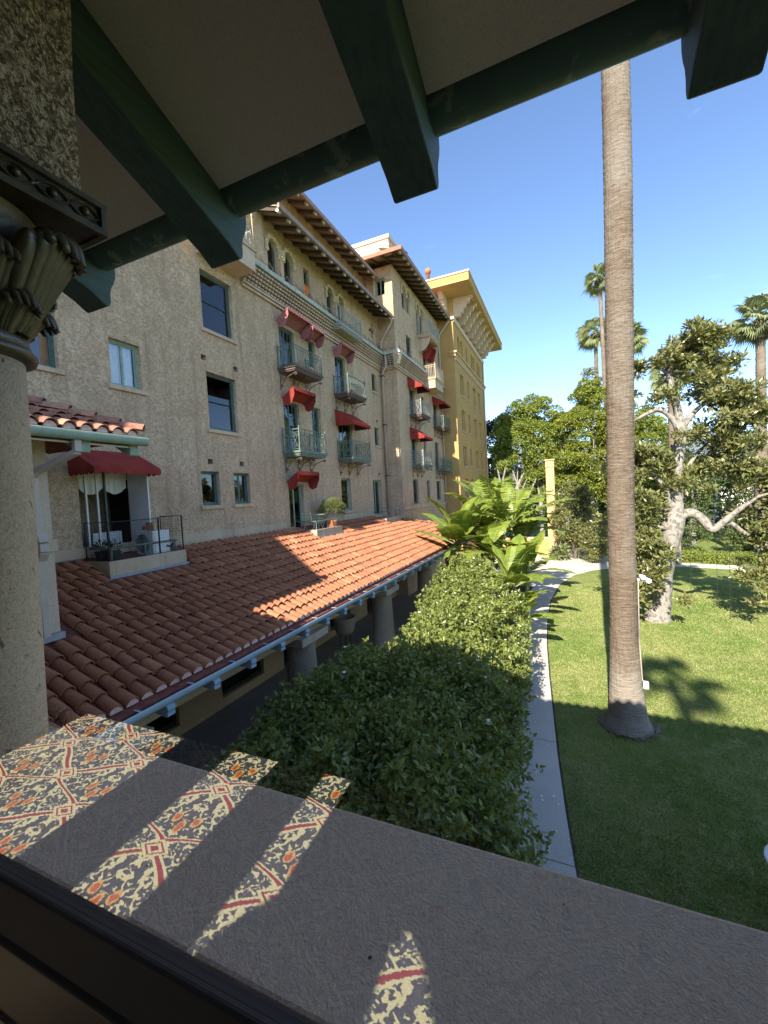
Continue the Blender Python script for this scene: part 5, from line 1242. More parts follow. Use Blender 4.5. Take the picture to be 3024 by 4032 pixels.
def banana(label, c, h, nleaf, L, az0, seed, tear=0.4, spread=1.0):
    rr = random.Random(seed); o = thing('banana_plant', label, 'plant', (c[0], c[1], 0), 'banana plants beside the path')
    MB().tube([(c[0], c[1], 0), (c[0]+0.03, c[1], h*0.5), (c[0], c[1]+0.02, h)], [0.13, 0.11, 0.07], 9).build('stem', M['stemgreen'], o, True)
    for k in range(nleaf):
        az = az0 + k*2.4 + rr.uniform(-0.25, 0.25); el = R(rr.uniform(55, 84)) if k < nleaf*0.5 else R(rr.uniform(15, 52))
        ll = L*rr.uniform(0.8, 1.1); m = MB()
        pts = banana_leaf(m, (c[0]+0.05*math.cos(az), c[1]+0.05*math.sin(az), h-0.12*rr.random()), az, el, ll, ll*rr.uniform(0.27, 0.36), rr.uniform(0.4, 1.7)*spread, tear*rr.uniform(0.8, 1.9), seed*31+k)
        lf = m.build('leaf', M['leaf_banana'], o, True)
        m = MB().tube(pts, [0.028*(1-i/len(pts))+0.006 for i in range(len(pts))], 5); m.build('midrib', M['stemgreen'], lf, True)
banana('tall banana plant with upright leaves rising beside the arcade roof end', (-5.2, 21.0), 3.9, 12, 3.2, 0.3, 3, 0.12, 0.7)
banana('tallest banana plant in the middle of the clump with torn bright leaves', (-2.7, 22.6), 4.6, 14, 3.3, 1.1, 5, 0.6)
banana('banana plant behind the tallest one, leaves torn and yellowing', (-3.6, 25.0), 4.9, 12, 3.3, 2.0, 8, 0.7)
banana('low banana plant with broad dark leaves over the path edge', (-2.35, 18.9), 2.2, 12, 2.6, 0.2, 13, 0.1, 0.9)
banana('small banana plant with drooping leaves nearest the camellias by the path', (-2.05, 17.2), 1.2, 10, 2.2, 5.6, 17, 0.2, 1.2)
banana('banana plant leaning over the path in front of the ochre post', (-2.2, 24.8), 3.8, 12, 3.1, 0.6, 21, 0.6)
banana('banana plant at the back left of the clump against the ochre wall', (-5.0, 26.8), 4.8, 11, 3.2, 3.0, 25, 0.5)
banana('shorter banana plant low in the clump between the tall ones', (-3.5, 21.2), 3.0, 11, 2.8, 4.1, 28, 0.4)

banana('broad leaved banana plant hanging over the path in front of the clump', (-1.9, 20.6), 2.5, 11, 2.7, 1.9, 33, 0.35, 1.1)
banana('banana plant half hidden between the arcade roof end and the tallest one', (-4.2, 22.6), 3.4, 11, 3.0, 0.9, 37, 0.5)

# ------------------------------------------------------------------ palms
def palmbark():
    t = NT('palm_bark')
    bands = t.noise(1.0, 5, 0.65, 0.6, t.mapv((2.2, 2.2, 22))); fine = t.noise(1.0, 4, 0.7, 0.3, t.mapv((9, 9, 60))); v = t.noise(1, 4, 0.6, 0, t.mapv((24, 24, 2.2))); f = t.noise(0.6, 5, 0.6, 0.3)
    c = t.mix(t.ramp(bands, [(0.35, 0.0), (0.65, 1.0)]), (0.150, 0.112, 0.078), (0.262, 0.207, 0.148))
    c = t.mix(t.ramp(fine, [(0.34, 0.8), (0.50, 0.0)]), c, (0.085, 0.06, 0.042))
    c = t.mix(t.ramp(f, [(0.45, 0.0), (0.65, 0.6)]), c, (0.29, 0.255, 0.21))
    c = t.mix(t.ramp(v, [(0.32, 0.45), (0.45, 0.0)]), c, (0.13, 0.092, 0.062))
    sp = t.n('ShaderNodeSeparateXYZ'); t.l(t.pos.outputs['Position'], sp.inputs[0])
    low = t.math('ADD', sp.outputs['Z'], t.math('MULTIPLY', t.noise(2.2, 4, 0.6), 1.6))
    c = t.mix(t.ramp(t.math('MULTIPLY', low, 0.25), [(0.58, 0.75), (0.66, 0.0)]), c, (0.36, 0.315, 0.255))
    h = t.math('ADD', t.math('MULTIPLY', fine, 0.7), t.math('ADD', v, bands)); t.prin(c, 0.95, t.bump(h, 1.0, 0.04), 0.1); return t.m
M['palmbark'] = palmbark()
def ring_trunk(name, pts, rads, mat, parent, n=26, ring=0.055, amp=0.012, rough=0.010):
    """palm trunk with a real relief of leaf-scar rings"""
    pts = [Vector(p) for p in pts]; zs = [p.z for p in pts]; z0, z1 = zs[0], zs[-1]; k = int((z1-z0)/ring*2); V = []; F = []
    for i in range(k+1):
        z = z0+(z1-z0)*i/k; cx_ = np.interp(z, zs, [p.x for p in pts]); cy_ = np.interp(z, zs, [p.y for p in pts]); r = np.interp(z, zs, rads)
        r2 = r + (amp if i % 2 else -amp*0.3); ph = random.random()*6
        for q in range(n):
            g = 2*math.pi*q/n; rr = r2 + rough*(random.random()-0.5)*2 + 0.006*math.sin(g*5+ph)
            V.append((cx_+rr*math.cos(g), cy_+rr*math.sin(g), z+0.012*math.sin(g*3+i*0.7)))
    for i in range(k):
        for q in range(n): q2 = (q+1) % n; F.append((i*n+q, i*n+q2, (i+1)*n+q2, (i+1)*n+q))
    return link(name, np_mesh(name, V, F, mat, False), parent)
def fan_crown(o, c, R_, nleaf, seed, droop=0.5, skirt=0, spread=1.0):
    rr = random.Random(seed); V = []; F = []
    def tri(*p):
        n = len(V); V.extend(p); F.append((n, n+1, n+2))
    c = Vector(c); stems = MB()
    for k in range(nleaf):
        az = k*2.399+rr.uniform(-0.2, 0.2); el = R(86 - 128*((k+0.5)/nleaf)**0.9*spread + rr.uniform(-10, 10)); sl = R_*rr.uniform(0.42, 0.58)
        d = Vector((math.cos(az)*math.cos(el), math.sin(az)*math.cos(el), math.sin(el))); b = c + d*sl + Vector((0, 0, -0.12*R_*(1-abs(math.sin(el)))))
        stems.tube([c, c+d*sl*0.55, b], [0.035, 0.025, 0.014], 4)
        sd_ = d.cross(Vector((0, 0, 1))); sd_ = sd_.normalized() if sd_.length > 1e-3 else Vector((1, 0, 0)); tw = rr.uniform(-1.1, 1.1); up_ = sd_.cross(d); sd_, up_ = sd_*math.cos(tw)+up_*math.sin(tw), up_*math.cos(tw)-sd_*math.sin(tw); fl = R_*rr.uniform(0.45, 0.58); ns = 24
        for q in range(ns):
            f = -1+2*(q+0.5)/ns; a = f*R(118); sdir = (d*math.cos(a)+sd_*math.sin(a)).normalized(); L = fl*(1-0.28*abs(f))*rr.uniform(0.9, 1.08)
            wv = sd_*math.cos(a)-d*math.sin(a); wv = wv*(L*math.sin(R(118)/ns)*0.85)
            mid = b + sdir*L*0.55 + up_*0.05; tip = b + sdir*L + Vector((0, 0, -droop*L*rr.uniform(0.25, 0.55))); nn_ = up_*0.03
            tri(b, mid+wv, mid-wv); tri(mid+wv, tip, mid-wv)
    link('fronds', np_mesh('fronds', [tuple(p) for p in V], F, M['leaf_palm']), o); stems.build('leaf_stalk', M['stemgreen'], o)
    if skirt:
        m = MB()
        for k in range(160):
            g = rr.random()*6.28; z = c.z - rr.random()*skirt; r = 0.30*(R_/2)+0.14*rr.random(); m.tube([(c.x+r*0.6*math.cos(g), c.y+r*0.6*math.sin(g), z), (c.x+r*1.5*math.cos(g), c.y+r*1.5*math.sin(g), z-0.05+0.22*rr.random())], [0.05, 0.02], 4)
        m.build('leaf_boots', M['bark_dark'], o)
gp_ = thing('fan_palm', 'thick trunk of the huge fan palm standing in front of the lawn', 'palm tree', (1.32, 12.5, 0))
ring_trunk('trunk', [(1.32, 12.5, 0), (1.31, 12.5, 0.35), (1.29, 12.5, 1.2), (1.29, 12.5, 3), (1.30, 12.5, 6), (1.37, 12.5, 9), (1.47, 12.5, 14), (1.55, 12.5, 24)], [0.58, 0.46, 0.385, 0.325, 0.315, 0.318, 0.32, 0.30], M['palmbark'], gp_, 44, 0.06, 0.0035, 0.0045)
fan_crown(gp_, (1.55, 12.5, 24.3), 2.6, 40, 4)
m = MB()
for k in range(110):
    g = random.random()*6.28; r = 0.58+0.10*random.random(); m.tube([(1.32+r*math.cos(g), 12.5+r*math.sin(g), 0), (1.32+(r+0.08)*math.cos(g+0.05), 12.5+(r+0.08)*math.sin(g+0.05), 0.05+0.09*random.random())], [0.03, 0.012], 4)
tag(m.build('root_mat', M['bark_root'], gp_), kind='stuff')
sp = thing('spotlight', 'white twin garden spotlights clamped to the big palm trunk', 'lamp', (1.68, 12.4, 4.0))
for dx_, dz_ in ((0.02, 0.06), (0.14, -0.02)):
    MB().tube([(1.66+dx_, 12.30, 4.05+dz_), (1.70+dx_, 12.16, 4.03+dz_)], [0.05, 0.065], 10).build('lamp_head', M['white'], sp)
MB().box(1.60, 1.72, 12.3, 12.36, 3.98, 4.04).build('arm', M['white'], sp)
jb = thing('junction_box', 'small white junction box and conduit low on the big palm trunk', 'electrical box', (1.66, 12.4, 1.3))
MB().box(1.655, 1.775, 12.22, 12.30, 1.20, 1.38).build('box', M['white'], jb)
MB().tube([(1.645, 12.28, 1.38), (1.60, 12.27, 2.4), (1.615, 12.27, 3.98)], 0.014, 5).build('conduit', M['pipe'], jb)
def far_palm(label, c, h, r, R_, seed, n=30, lean=(0, 0), skirt=0.7):
    o = thing('fan_palm', label, 'palm tree', (c[0], c[1], 0), 'slender palms beyond the garden')
    ring_trunk('trunk', [(c[0]-lean[0], c[1], 0), (c[0]-lean[0]*0.4, c[1], h*0.5), (c[0], c[1], h)], [r*1.3, r, r*0.8], M['palmbark'], o, 12, 0.20, 0.02, 0.02)
    fan_crown(o, (c[0], c[1], h+0.1), R_, n, seed, 0.8, skirt)
far_palm('tallest slender palm, its crown highest beside the big trunk', (4.75, 60, 0), 32.0, 0.26, 2.3, 9, 28, (-0.6, 0))
far_palm('slender palm with the lower crown just left of the big trunk', (4.2, 62, 0), 26.0, 0.27, 2.5, 12, 32)
far_palm('slender palm whose crown shows just right of the big trunk', (7.4, 58, 0), 23.4, 0.27, 2.5, 14, 32)
far_palm('palm at the right edge with a dark skirt of old leaf bases', (13.55, 40, 0), 17.9, 0.34, 2.2, 19, 36, (0.2, 0), 1.6)
far_palm('palm trunk standing behind the magnolia fork', (7.7, 38.5, 0), 14.6, 0.32, 1.8, 23, 26, (0.1, 0), 1.2)
far_palm('palm behind the house whose crown throws the blurred shadow on the lawn', (1.35, -20.0, 0), 25.0, 0.22, 1.6, 31, 15, skirt=0)
# ------------------------------------------------------------------ magnolia
mg = thing('magnolia_tree', 'old magnolia with pale gnarled trunk and glossy leaves on the lawn', 'tree', (3.75, 22.8, 0))
def limb(m, pts, rads, n=9, sub=5):
    P_ = [Vector(p) for p in pts]; out = []; ro = []
    for i in range(len(P_)-1):
        p0, p1, p2, p3 = P_[max(0, i-1)], P_[i], P_[i+1], P_[min(len(P_)-1, i+2)]
        for q in range(sub):
            t = q/sub; out.append(0.5*((2*p1)+(p2-p0)*t+(2*p0-5*p1+4*p2-p3)*t*t+(3*p1-p0-3*p2+p3)*t**3)); ro.append((rads[i]+(rads[i+1]-rads[i])*t)*random.uniform(0.94, 1.07))
    out.append(P_[-1]); ro.append(rads[-1]); m.tube(out, ro, n); return out
m = MB()
limb(m, [(3.72, 22.8, -0.05), (3.78, 22.8, 0.25), (3.88, 22.8, 0.7), (3.98, 22.8, 1.7), (4.12, 22.8, 3.0), (4.45, 22.8, 4.5), (4.55, 22.85, 5.6), (4.62, 22.8, 7.0), (4.85, 22.8, 8.6), (4.75, 22.8, 9.6), (4.45, 22.8, 11.4), (4.6, 22.9, 12.8)], [0.62, 0.50, 0.42, 0.38, 0.40, 0.46, 0.34, 0.27, 0.22, 0.17, 0.11, 0.05], 14)
m.build('trunk', M['bark_grey'], mg, True)
LIMBS = [([(4.55, 22.8, 4.75), (5.1, 22.75, 5.0), (5.5, 22.7, 4.75), (5.85, 22.6, 4.25), (6.2, 22.5, 4.55), (6.75, 22.4, 5.1), (7.3, 22.2, 5.6)], [0.24, 0.21, 0.19, 0.17, 0.14, 0.11, 0.05]),
 ([(5.95, 22.6, 4.35), (6.5, 22.7, 4.5), (7.0, 22.9, 4.1), (7.6, 23.1, 3.6), (8.2, 23.3, 3.2)], [0.13, 0.11, 0.10, 0.08, 0.03]),
 ([(4.8, 22.8, 8.6), (4.5, 22.7, 9.3), (4.0, 22.6, 9.75), (3.5, 22.5, 9.6), (2.9, 22.4, 9.3)], [0.15, 0.12, 0.10, 0.08, 0.04]),
 ([(4.85, 22.8, 8.7), (5.3, 23.0, 9.4), (5.9, 23.2, 9.9), (6.6, 23.3, 10.2)], [0.14, 0.11, 0.08, 0.03]),
 ([(4.45, 22.8, 11.3), (4.1, 22.7, 11.6), (3.6, 22.6, 11.75), (3.2, 22.5, 11.75)], [0.08, 0.07, 0.05, 0.03]),
 ([(4.45, 22.8, 5.3), (4.2, 22.6, 6.0), (3.9, 22.5, 6.55), (3.5, 22.4, 6.9), (2.9, 22.3, 7.3)], [0.14, 0.12, 0.10, 0.07, 0.03]),
 ([(4.6, 22.8, 6.6), (4.2, 23.0, 7.6), (4.0, 23.0, 8.0), (3.5, 22.9, 8.1)], [0.09, 0.07, 0.06, 0.03]),
 ([(4.4, 22.8, 4.2), (3.9, 22.3, 4.4), (3.3, 21.9, 4.5), (2.7, 21.6, 4.6)], [0.10, 0.08, 0.06, 0.03]),
 ([(4.0, 22.6, 2.4), (3.6, 22.1, 2.5), (3.2, 21.7, 2.3), (2.9, 21.3, 1.9)], [0.08, 0.06, 0.04, 0.02]),
 ([(4.55, 22.8, 5.5), (5.0, 23.4, 6.6), (5.6, 23.8, 7.6), (6.3, 24.2, 8.3)], [0.14, 0.12, 0.08, 0.03]),
 ([(7.3, 22.3, 5.6), (8.2, 22.3, 5.9), (9.2, 22.4, 6.2)], [0.07, 0.05, 0.02]), ([(8.1, 23.2, 3.3), (8.3, 23.1, 2.4), (8.2, 23.0, 1.8)], [0.06, 0.05, 0.03])]
for p, r in LIMBS:
    m = MB(); limb(m, p, r, 8); m.build('limb', M['bark_grey'], mg, True)
CL = []
def blob(c, r, n, s=(1, 1, 1)):
    d = rnd_dirs(n)*(rng.random(n)**0.45)[:, None]*np.array(s)*r; CL.extend((np.array(c)+d).tolist())
blob((5.3, 22.9, 12.3), 1.25, 26, (1.0, 1, 0.75)); blob((6.0, 22.8, 12.6), 0.75, 14, (1.0, 1, 0.6)); blob((5.9, 23.0, 10.6), 1.35, 30, (1, 1, 1.0)); blob((7.0, 23.0, 9.3), 1.3, 26, (1, 1, 0.8)); blob((3.5, 22.5, 11.7), 0.5, 6, (1.2, 1, 0.5))
blob((6.6, 23.3, 8.0), 1.2, 22, (1.2, 1, 0.8)); blob((3.3, 22.3, 7.5), 1.1, 22, (1.1, 1, 0.7)); blob((3.0, 21.9, 5.3), 1.0, 20, (0.9, 1, 1.0)); blob((2.7, 21.6, 4.2), 0.8, 14); blob((3.0, 21.5, 2.5), 0.75, 13, (0.9, 0.9, 1)); blob((3.7, 22.2, 3.3), 0.45, 5)
blob((5.3, 23.5, 7.0), 0.9, 12); blob((8.4, 22.6, 6.2), 1.3, 22, (1, 1, 1)); blob((7.9, 22.9, 4.4), 1.0, 16, (1, 1, 0.9)); blob((8.4, 23.0, 2.3), 0.75, 12, (0.9, 1, 1)); blob((9.4, 22.6, 4.2), 1.3, 16, (0.8, 1, 1.4)); blob((6.9, 22.2, 6.6), 0.8, 10); blob((2.55, 21.2, 1.6), 0.5, 6); blob((4.7, 22.6, 6.2), 0.45, 4); blob((4.3, 22.6, 10.4), 0.35, 3); blob((7.2, 22.8, 2.2), 0.35, 3)
C = np.array(CL); Rd = 0.30*(0.7+0.6*rng.random(len(C)))
C = np.vstack([C, C[::2] + rng.normal(size=C[::2].shape)*0.45]); Rd = np.concatenate([Rd, Rd[::2]]); P, d_, _ = clump_leaves(C, Rd*1.2, 115, 0.85, 0.9); n = len(P)
D = unit(d_*0.9+rng.normal(size=(n, 3))*0.5+np.array([0, 0, 0.25])); N = unit(np.array([0, -0.25, 1.0])+rng.normal(size=(n, 3))*0.6); L = 0.22*(0.6+0.7*rng.random(n))
link('crown', leaf_mesh('crown', P, D, N, L, L*0.42, M['leaf_magnolia'], 0.1), mg)
m = MB()
for k in range(70):
    c = C[rng.integers(len(C))]; e = c + rng.normal(size=3)*0.35; m.tube([c, (c+e)/2+rng.normal(size=3)*0.06, e], [0.014, 0.011, 0.005], 4)
tag(m.build('twigs', M['bark_grey'], mg), kind='stuff')
m = MB()
for x_, z1_, z0_ in ((5.0, 4.6, 1.2), (5.95, 4.1, 0.9), (6.4, 4.4, 0.35), (8.3, 2.0, 0.4)): m.tube([(x_, 22.5, z1_), (x_+0.02, 22.5, (z0_+z1_)/2), (x_, 22.5, z0_)], 0.010, 4); m.ball((x_, 22.5, z0_), 0.03, 5)
tag(m.build('hanging_light_cords', M['dark'], mg), kind='stuff')

# ------------------------------------------------------------------ trees of the far row and behind
def tree(label, c, h, rx, ry, zc, rz, ncl, per, leaf, mat, seed, bark_='bark_ficus', nm='ficus_tree', clr=0.9, group='trees beyond the garden', trunk_r=0.22, forks=4, inner=0.6):
    o = thing(nm, label, 'tree', (c[0], c[1], 0), group); rr = random.Random(seed); m = MB(); top = zc-rz*0.55
    limb(m, [(c[0], c[1], -0.1), (c[0]+rr.uniform(-.2, .2), c[1], top*0.5), (c[0]+rr.uniform(-.3, .3), c[1], top)], [trunk_r*1.3, trunk_r, trunk_r*0.7], 8)
    for k in range(forks):
        g = rr.random()*6.28; limb(m, [(c[0], c[1], top*0.55), (c[0]+rx*0.25*math.cos(g), c[1]+ry*0.25*math.sin(g), top*0.95), (c[0]+rx*0.55*math.cos(g), c[1]+ry*0.55*math.sin(g), zc)], [trunk_r*0.6, trunk_r*0.45, trunk_r*0.15], 6)
    m.build('trunk', M[bark_], o, True)
    d = rnd_dirs(ncl); C_ = np.array([c[0], c[1], zc]) + d*(0.55+0.45*rng.random(ncl)**0.6)[:, None]*np.array([rx, ry, rz]); Rd_ = clr*(0.6+0.7*rng.random(ncl))
    P, d_, _ = clump_leaves(C_, Rd_, per, 0.75, inner); n = len(P); D = unit(d_+rng.normal(size=(n, 3))*0.7); N = unit(d_+np.array([0, 0, 0.8])+rng.normal(size=(n, 3))*0.4); L = leaf*(0.6+0.8*rng.random(n))
    link('crown', leaf_mesh('crown', P, D, N, L, L*0.6, M[mat]), o); return o
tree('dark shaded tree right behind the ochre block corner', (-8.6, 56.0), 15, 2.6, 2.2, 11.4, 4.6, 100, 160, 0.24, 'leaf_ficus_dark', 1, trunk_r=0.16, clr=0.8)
tree('leftmost clipped ficus of the sunlit row, next to the dark tree', (-5.6, 52.3), 17, 2.2, 2.0, 10.4, 6.6, 84, 400, 0.21, 'leaf_ficus', 2, clr=0.92, inner=0.30)
tree('second ficus from the ochre block in the sunlit row, rounded top', (-2.7, 53.2), 17, 2.3, 2.0, 11.2, 6.4, 84, 400, 0.21, 'leaf_ficus', 3, clr=0.92, inner=0.30)
tree('third ficus of the sunlit row, directly behind the ochre post', (0.1, 52.2), 17, 2.2, 2.0, 10.0, 6.2, 84, 400, 0.21, 'leaf_ficus_y', 4, clr=0.92, inner=0.30)
tree('tallest ficus of the sunlit row, just left of the big palm trunk', (2.7, 53.4), 17, 2.3, 2.0, 11.6, 6.8, 84, 400, 0.21, 'leaf_ficus_y', 5, clr=0.92, inner=0.30)
tree('ficus hidden mostly behind the big palm trunk', (5.5, 52.6), 17, 2.3, 2.0, 9.8, 6.0, 84, 400, 0.21, 'leaf_ficus_y', 6, clr=0.92, inner=0.30)
tree('sunlit ficus just right of the big palm trunk behind the magnolia branch', (8.6, 54.5), 17, 2.6, 2.0, 9.0, 5.6, 84, 400, 0.21, 'leaf_ficus', 7, clr=0.92, inner=0.30)
tree('dark evergreen behind the magnolia trunk', (11.5, 50), 14, 2.6, 2.2, 8.0, 4.6, 70, 130, 0.2, 'leaf_far', 8)
tree('evergreen behind the right side of the magnolia crown', (16, 48), 12, 2.8, 2.2, 6.0, 3.6, 60, 130, 0.2, 'leaf_far', 9)
tree('broad evergreen at the right edge behind the garden hedge', (21, 46), 12, 3.2, 2.4, 6.0, 3.8, 60, 130, 0.2, 'leaf_far', 10)
tree('loose grey-green tree top rising above the ficus row beside the big trunk', (3.4, 62), 22, 1.2, 1.2, 20.0, 1.8, 26, 70, 0.22, 'leaf_palm', 11, clr=0.6)
for i, (x_, z_) in enumerate(((-6.4, 9.5), (-5.6, 8.3), (-4.6, 8.6), (-7.4, 9.8))):        # pale bare trunks under the row
    o = tag(MB().build('x', M['dark'], loc=(0, 0, 0)) if False else thing('tree_trunk', ('slim pale trunk leaning away from the ochre wall', 'forked pale trunk under the left of the ficus row', 'pale trunk tilting right under the ficus row', 'thin bare trunk nearest the ochre wall')[i], 'tree trunk', (x_, 49.8, 0), 'pale trunks under the ficus row'))
    m = MB(); limb(m, [(x_+0.4*i-0.5, 49.8, 0), (x_, 49.8, 4.0), (x_+(0.5 if i % 2 else -0.4), 49.9, 6.5), (x_+(1.3 if i % 2 else -0.9), 50.1, z_)], [0.22, 0.17, 0.13, 0.06], 8); limb(m, [(x_, 49.8, 4.0), (x_+0.9, 49.8, 6.0), (x_+1.6, 50, 7.6)], [0.13, 0.10, 0.04], 6); m.build('bole', M['bark_grey'], o, True)
# shade-giving thicket under and behind the row
def mass(name, label, cat, boxes, leaf, mat, n, kind=None, group=None):
    P = []
    for (x0, x1, y0, y1, z0, z1, f) in boxes: P.append(np.stack([rng.uniform(x0, x1, int(n*f)), rng.uniform(y0, y1, int(n*f)), z0+(z1-z0)*rng.random(int(n*f))**0.8], 1))
    P = np.concatenate(P); k = len(P); d = rnd_dirs(k); L = leaf*(0.6+0.8*rng.random(k))
    o = link(name, leaf_mesh(name, P, d, d[:, [1, 2, 0]]+np.array([0, -0.4, 0.8]), L, L*0.6, M[mat])); tag(o, label, cat, group, kind); return o
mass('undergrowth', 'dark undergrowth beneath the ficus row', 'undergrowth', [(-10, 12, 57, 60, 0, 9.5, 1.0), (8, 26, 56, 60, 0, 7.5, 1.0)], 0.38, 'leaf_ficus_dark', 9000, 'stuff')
mass('treeline', 'distant belt of trees beyond the garden', 'trees', [(-40, 90, 95, 105, 0, 11, 1.0), (15, 70, 70, 80, 0, 6, 0.5)], 0.8, 'leaf_far', 14000, 'stuff')
# glossy shrub left of the palm and other shrubs
def bush(label, c, rx, ry, h, ncl, per, leaf, mat, nm='shrub', group='shrubs round the lawn', z0=0.3):
    o = thing(nm, label, 'shrub', (c[0], c[1], 0), group); d = rnd_dirs(ncl); C_ = np.array([c[0], c[1], h*0.5]) + d*(0.6+0.4*rng.random(ncl))[:, None]*np.array([rx, ry, h*0.48]); C_[:, 2] = np.maximum(z0, C_[:, 2])
    P, d_, _ = clump_leaves(C_, 0.34*(0.7+0.6*rng.random(ncl)), per, 0.85, 0.7); n = len(P); L = leaf*(0.6+0.8*rng.random(n))
    link('foliage', leaf_mesh('foliage', P, unit(d_+rng.normal(size=(n, 3))*0.6), unit(d_+np.array([0, 0, 0.8])+rng.normal(size=(n, 3))*0.4), L, L*0.48, M[mat]), o)
    m = MB()
    for k in range(8):
        e = C_[rng.integers(len(C_))]; m.tube([(c[0]+rng.normal()*0.15, c[1]+rng.normal()*0.15, 0), ((c[0]+e[0])/2, (c[1]+e[1])/2, e[2]*0.6), e], [0.06, 0.04, 0.015], 5)
    m.build('stem', M['bark_dark'], o); return o
bush('tall glossy leaved shrub between the ochre post and the big palm', (0.7, 40.5), 1.9, 1.6, 7.0, 150, 95, 0.19, 'leaf_magnolia')
bush('lower glossy shrub spilling beside the ochre post foot', (2.1, 38.5), 1.1, 1.2, 3.6, 60, 95, 0.17, 'leaf_magnolia')
bush('dense dark shrub behind the magnolia trunk at the lawn end', (5.2, 41.5), 2.0, 1.6, 5.6, 90, 90, 0.17, 'leaf_far')
bush('round grey-green shrub beyond the clipped hedge', (9.0, 44), 2.4, 1.6, 4.6, 90, 90, 0.17, 'leaf_far')
bush('broad shrub beyond the hedge toward the right edge', (14.0, 43), 2.6, 1.6, 4.2, 90, 90, 0.17, 'leaf_far')
bush('wide shrub at the right edge behind the hanging magnolia leaves', (19.5, 40), 2.6, 2, 4.6, 90, 90, 0.17, 'leaf_far')
bush('spiky low plant at the foot of the ochre post', (-0.7, 39.6), 0.5, 0.5, 1.2, 16, 60, 0.3, 'leaf_palm')
hd_ = mass('hedge', 'low clipped hedge along the far edge of the lawn path', 'hedge', [(5.6, 9.5, 39.4, 40.4, 0, 0.85, 0.5), (9.5, 14, 38.6, 39.6, 0, 0.85, 0.6), (14, 22, 36.5, 38.5, 0, 0.85, 0.8)], 0.12, 'leaf_ficus', 9000)
# ochre post
M['peach'] = stucco('peach_stucco', (0.50, 0.33, 0.17), (0.55, 0.37, 0.20), (0.43, 0.28, 0.14), 10.0, 0.25, 0.01, False, 0.62)
po = thing('ochre_post', 'tall square ochre stucco post with capped top beside the plaza', 'post', (-1.3, 42, 0))
MB().box(-1.66, -0.94, 41.7, 42.3, 0, 8.35).build('shaft', M['peach'], po); bevel(MB().box(-1.72, -0.88, 41.64, 42.36, 8.35, 8.42).box(-1.68, -0.92, 41.68, 42.32, 8.42, 8.95).box(-1.75, -0.85, 41.6, 42.4, 8.95, 9.08).build('cap', M['peach'], po), 0.02, 2)
wl = thing('garden_wall', 'low ochre garden wall running from the post behind the bananas', 'wall', (-4, 42, 0))
MB().box(-7.9, -1.67, 41.8, 42.2, 0, 1.7).build('panel', M['yellow'], wl); MB().box(-7.9, -1.67, 41.75, 42.25, 1.7, 1.82).build('coping', M['bracket_cream'], wl)
# far houses behind the trees on the right
def house(label, x0, x1, y0, y1, h, roofc, nwin, seed):
    o = thing('house', label, 'building', ((x0+x1)/2, y0, 0), 'pale houses beyond the trees'); rr = random.Random(seed)
    MB().box(x0, x1, y0, y1, 0, h).build('wall', M['farwhite'], o)
    MB().hexa([(x0-0.5, y0-0.5, h+0.001), (x1+0.5, y0-0.5, h+0.001), (x1+0.5, y1, h+0.001), (x0-0.5, y1, h+0.001), (x0+2, y0+3, h+2.2), (x1-2, y0+3, h+2.2), (x1-2, y1-2, h+2.2), (x0+2, y1-2, h+2.2)]).build('roof', M[roofc], o)
    MB().box(x0+2.5, x0+3.4, y0+3, y0+4, h+0.5, h+3.6).build('chimney', M['farwhite'], o)
    for k in range(nwin):
        x_ = x0+(x1-x0)*(k+0.5)/nwin
        for zz in ((2.0, 3.6), (5.2, 6.8)):
            if zz[1] < h: MB().box(x_-0.6, x_+0.6, y0-0.04, y0-0.005, *zz).build('window', M['glass'] if False else M['dark'], o)
house('white house glimpsed behind the magnolia crown', 18, 27, 66, 76, 9.5, 'fargrey', 4, 1)
house('pale house with grey roof at the right edge behind the trees', 29, 42, 68, 80, 8.0, 'fargrey', 5, 2)
house('far white house between the palms', 38, 52, 92, 104, 12.5, 'tile_old', 5, 3)
bo = thing('orange_blossom_shrub', 'small shrub with vivid orange blossoms at the right edge behind the magnolia', 'shrub', (11.6, 30.5, 0))
cc = np.array([(11.6, 30.5, 6.15), (11.8, 30.6, 6.1), (11.5, 30.5, 5.95), (11.95, 30.5, 6.0)]); P, d_, _ = clump_leaves(cc, np.array([0.13]*4), 40, 0.8, 0.8)
link('blossom', leaf_mesh('blossom', P, d_, d_[:, [1, 2, 0]], 0.10, 0.08, M['orange']), bo)
MB().tube([(11.7, 30.6, 0), (11.6, 30.55, 3), (11.7, 30.5, 6.0)], [0.06, 0.05, 0.02], 5).build('stem', M['bark_dark'], bo)

